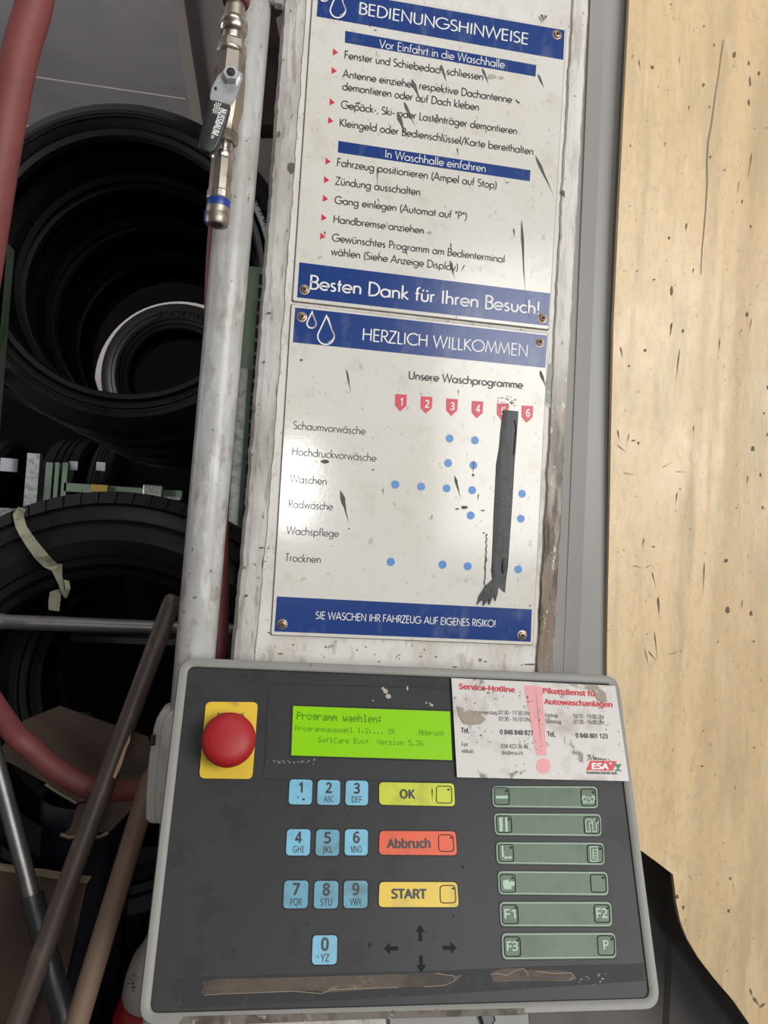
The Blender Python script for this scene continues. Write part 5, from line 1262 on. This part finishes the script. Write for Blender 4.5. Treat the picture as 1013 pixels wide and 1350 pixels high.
# far rack behind the lower tyre
def far_rack():
    Df = 2.5
    t = thing('far_rack', 'dim galvanised shelving seen between the upper and lower tyres', 'rack', tuple(Vector((centre(100, 640, Df).x, cam_loc.y + Df, 0))))
    def strip(px0, px1, py0, py1, m, nm, D=Df, th=.03, full=False):
        a_, b_ = centre((px0 + px1) / 2, py0, D), centre((px0 + px1) / 2, py1, D); w_ = (px1 - px0) / FPX * D
        z0 = 0.02 if full else b_.z
        obj(nm, bx(((a_.x + b_.x) / 2, a_.y, (a_.z + z0) / 2), (w_, th, a_.z - z0)), m, t)
    strip(35, 50, 598, 700, M['galv'], 'upright', full=True)
    for x0, x1 in ((60, 68), (72, 77), (82, 88)): strip(x0, x1, 610, 690, M['green_steel'], 'post', Df, full=True)
    a_, b_ = centre(86, 640, Df), centre(240, 655, Df)
    obj('shelf_beam', bx(((a_.x + b_.x) / 2, a_.y, (a_.z + b_.z) / 2 - .0), (b_.x - a_.x, .03, .026), Matrix.Rotation(-math.atan2(a_.z - b_.z, b_.x - a_.x) * 0, 3, 'Y')), M['green_steel'], t)
    c_ = centre(132, 644, Df - .02); obj('yellow_marking', bx(tuple(c_), (.05, .03, .022)), M['tape_yel'], t)
    c_ = centre(202, 650, Df - .03); obj('beam_connector', bevel(bx(tuple(c_), (.058, .04, .048)), .003), M['galv'], t)
    c_ = centre(228, 657, Df - .02); obj('beam_stub', bx(tuple(c_), (.05, .03, .009)), M['galv'], t)
    c_ = centre(8, 676, Df - .6); obj('low_beam', bx(tuple(c_), (.16, .03, .022)), M['galv'], t)
    obj('deck', bx((centre(60, 700, 2.9).x, cam_loc.y + 2.9, centre(60, 700, 2.9).z - .346), (1.3, .5, .02)), M['dark_steel'], t)
    return t
far_rack()
for i, (px, py, w_, h_, lab) in enumerate([(-14, 600, .24, .62, 'dark tyre standing at the far left with a white label'), (97, 590, .22, .6, 'far tyre tread with a small white label, left of centre'), (143, 592, .11, .6, 'narrow far tyre tread with a white label, nearest the pipe')]):
    D = 2.9; c = centre(px + (8 if i == 0 else 0), 700, D)
    t = thing('tyre', lab, 'tyre', (c.x, c.y, c.z), 'tyres on the far rack')
    obj('carcass', tyre_bm(bmesh.new(), c, (1, 0, 0), .33, .2, w_ * .62, 64), M['rubber'], t, smooth=28)
    lp = [(12, 613), (97, 614), (133, 615)][i]; l = centre(lp[0], lp[1], D - .325)
    ww = [.052, .026, .028][i]
    obj('paper_label', bx((l.x, l.y, l.z), (ww, .004, [.042, .028, .028][i])), M['label_white'], t)

# ================================================================== LOWER LEFT CLUTTER
def poles():
    D0, D1_ = .80, .70
    a, b = centre(230, 785, .80), centre(21, 1350, .72); d = (b - a).normalized(); k = (a.z - .012) / -d.z; foot = a + d * k
    t = thing('brown_pole', 'dark brown rusty pole leaning from lower left up to the pipe', 'pole', tuple(foot))
    L = (a - foot).length
    obj('shaft', lathe(bmesh.new(), foot, a - foot, [(.0095, 0), (.0105, .01), (.0098, L * .5), (.0093, L - .012), (.0085, L - .003), (.0055, L)], 24), M['brown_pole'], t, smooth=40)
    c = centre(162, 996, .765); nrm = (cam_loc - c).normalized(); dd = (a - foot).normalized(); side = dd.cross(nrm).normalized()
    ff = lambda x, y, h: c + side * x + dd * y + nrm * (h + .0094)
    bm = poly_slab(ff, [(-.0020, -.020), (.0006, -.022), (.0020, -.010), (.0012, .008), (.0018, .014), (-.0004, .021), (-.0016, .006)], -.003, .0012)
    obj('split_scar', bm, M['wood_scar'], t, label='fresh orange split in the pole')
    a, b = centre(198, 1030, .765), centre(101, 1350, .72); d = (b - a).normalized(); foot = a + d * ((a.z - .012) / -d.z)
    up = a - d * .012; L = (up - foot).length
    t = thing('wooden_handle', 'lighter bare wooden handle leaning beside the brown pole', 'handle', tuple(foot))
    obj('shaft', lathe(bmesh.new(), foot, up - foot, [(.0105, 0), (.0115, .01), (.0108, L * .6), (.0098, L - .01), (.006, L)], 24), M['wood_pole'], t, smooth=40)
    # grey metal rod with dark socket
    a, b = centre(-22, 940, .86), centre(43, 1185, .82); d = (b - a).normalized(); up = a - d * .25; mid = b; foot = b + d * ((b.z - .012) / -d.z)
    t = thing('steel_rod', 'dull grey steel rod with a dark socket, at the lower left edge', 'rod', tuple(foot))
    obj('rod_shaft', tube(bmesh.new(), [up, mid], .0085, 20), M['steel'], t, smooth=40)
    obj('socket_sleeve', tube(bmesh.new(), [mid - d * .004, mid + d * .14, foot], .0112, 20), M['dark_steel'], t, smooth=40)
poles()

def clutter():
    # bench below the picture that carries the loose things
    zb = centre(100, 1400, .95).z
    t = thing('low_bench', 'dark steel bench beneath the cardboard, hidden in shadow', 'bench', (-.35, .30, 0))
    obj('bench_top', bx((-.35, .39, zb - .015), (.80, .40, .03)), M['dark_steel'], t)
    for sx in (-.72, .02):
        for sy in (.22, .56): obj('leg', bx((sx, sy, (zb - .03) / 2), (.03, .03, zb - .03)), M['dark_steel'], t)
    # carton
    def P(px, py, D): return centre(px, py, D)
    t = thing('open_carton', 'brown cardboard carton with pale torn top edge at the lower left', 'carton', tuple(P(50, 1250, .92)))
    a_, b_ = P(-60, 1131, .92), P(120, 1157, .92)
    Fc = lambda x, z, h: Vector((x, P(50, 1150, .92).y - h, z))
    front = [(a_.x, a_.z - .006), (b_.x - .004, b_.z - .006), (b_.x - .035, zb), (a_.x, zb)]
    obj('front_panel', poly_slab(Fc, front, -.004, 0), M['card'], t)
    e_pts = [(a_.x, a_.z - .006), (a_.x, a_.z), ] + [(a_.x + (b_.x - a_.x) * i / 14, a_.z + (b_.z - a_.z) * i / 14 + random.uniform(-.0012, .0012)) for i in range(1, 14)] + [(b_.x, b_.z), (b_.x - .004, b_.z - .006)]
    obj('torn_edge', poly_slab(Fc, e_pts, -.004, .0012), M['card_edge'], t)
    obj('side_panel', bx((b_.x - .036, P(50, 1150, .92).y + .075, (zb + b_.z - .01) / 2), (.004, .142, b_.z - .01 - zb)), M['card'], t)
    obj('side_panel', bx((a_.x + .004, P(50, 1150, .92).y + .075, (zb + a_.z - .01) / 2), (.004, .142, a_.z - .01 - zb)), M['card'], t)
    # dark tub in the carton
    t = thing('plastic_tub', 'dark blue plastic tub between the cardboard and the carton', 'tub', tuple(P(110, 1150, 1.0)))
    cc = P(96, 1300, .99); r_ = .056; zt = P(96, 1066, .96).z
    obj('tub_shell', lathe(bmesh.new(), (cc.x, cc.y + .02, zb + .001), (0, 0, 1), [(r_ * .86, 0), (r_ * .97, zt - zb - .03), (r_ * .99, zt - zb - .028), (r_ * 1.02, zt - zb - .02), (r_ * 1.02, zt - zb - .004), (r_, zt - zb), (r_ * .96, zt - zb), (r_ * .94, zt - zb - .02)], 48), M['bluebin'], t, smooth=40)
    # cardboard sheet lying askew
    t = thing('cardboard_sheet', 'creased brown cardboard sheet draped behind the red hose and poles', 'cardboard', tuple(P(110, 1010, .97)))
    def sheet(pts, nm, m=M['card']):
        bm = bmesh.new(); vs = [bm.verts.new(P(*p)) for p in pts]; bm.faces.new(vs)
        r = bmesh.ops.extrude_face_region(bm, geom=bm.faces[:])
        for v in [g_ for g_ in r['geom'] if isinstance(g_, bmesh.types.BMVert)]: v.co.y += .004
        bmesh.ops.triangulate(bm, faces=bm.faces[:]); bmesh.ops.recalc_face_normals(bm, faces=bm.faces)
        return obj(nm, bm, m, t)
    sheet([(31, 950, 1.0), (78, 931, 1.0), (195, 972, .985), (215, 1040, .95), (150, 1050, .95), (101, 1058, .95), (60, 1032, .96), (14, 1006, .975), (-10, 1000, .99)], 'upper_fold')
    sheet([(103, 1060, .952), (215, 1042, .952), (178, 1062, .945), (146, 1096, .94), (120, 1099, .94), (82, 1101, .94), (92, 1092, .945)], 'lower_fold')
    def edge(L_, w_=.002):
        bm = tube(bmesh.new(), [P(*p) for p in L_], w_, 6); obj('torn_edge', bm, M['card_edge'], t)
    edge([(60, 1034, .956), (80, 1047, .952), (101, 1059, .948)], .0016); edge([(80, 1100, .938), (92, 1104, .937), (110, 1100, .937), (130, 1104, .937), (143, 1098, .937)], .0022)
    # red bottle
    cB = P(205, 1345, .93)
    t = thing('red_bottle', 'red plastic bottle with milky printed top beside the console corner', 'bottle', (cB.x, cB.y, zb))
    z_sh = P(170, 1318, .93).z; z_tp = P(195, 1225, .93).z; xw = abs(P(163, 1300, .93).x - cB.x)
    bmx = lathe(bmesh.new(), (cB.x, cB.y, zb + .001), (0, 0, 1), [(xw * 1.1, 0), (xw * 1.25, .006), (xw * 1.25, z_sh - zb - .02), (xw * 1.08, z_sh - zb)], 40)
    obj('body', bmx, M['bottle_red'], t, smooth=40)
    cap = obj('milky_cap', lathe(bmesh.new(), (cB.x, cB.y, z_sh + .001), (0, 0, 1), [(xw * .98, 0), (xw * 1.03, .008), (xw * .96, .028), (xw * .78, .050), (xw * .5, .066), (xw * .34, z_tp - z_sh)], 40), M['bottle_top'], t, smooth=50)
    ft = lambda px, py, h: P(px, py, .83 - .047 - h)
    bm = bmesh.new()
    for i in range(16):
        px, py = random.uniform(167, 180), random.uniform(1280, 1312)
        if px > 165 + (py - 1280) * .2: bm.faces.new([bm.verts.new(P(px + dx, py + dy, .872)) for dx, dy in ((0, 0), (2.5, .6), (2.4, 1.8), (-.1, 1.2))])
    obj('printed_text', bm, M['black_ink'], cap)
    # red spout piece at the frame's foot
clutter()
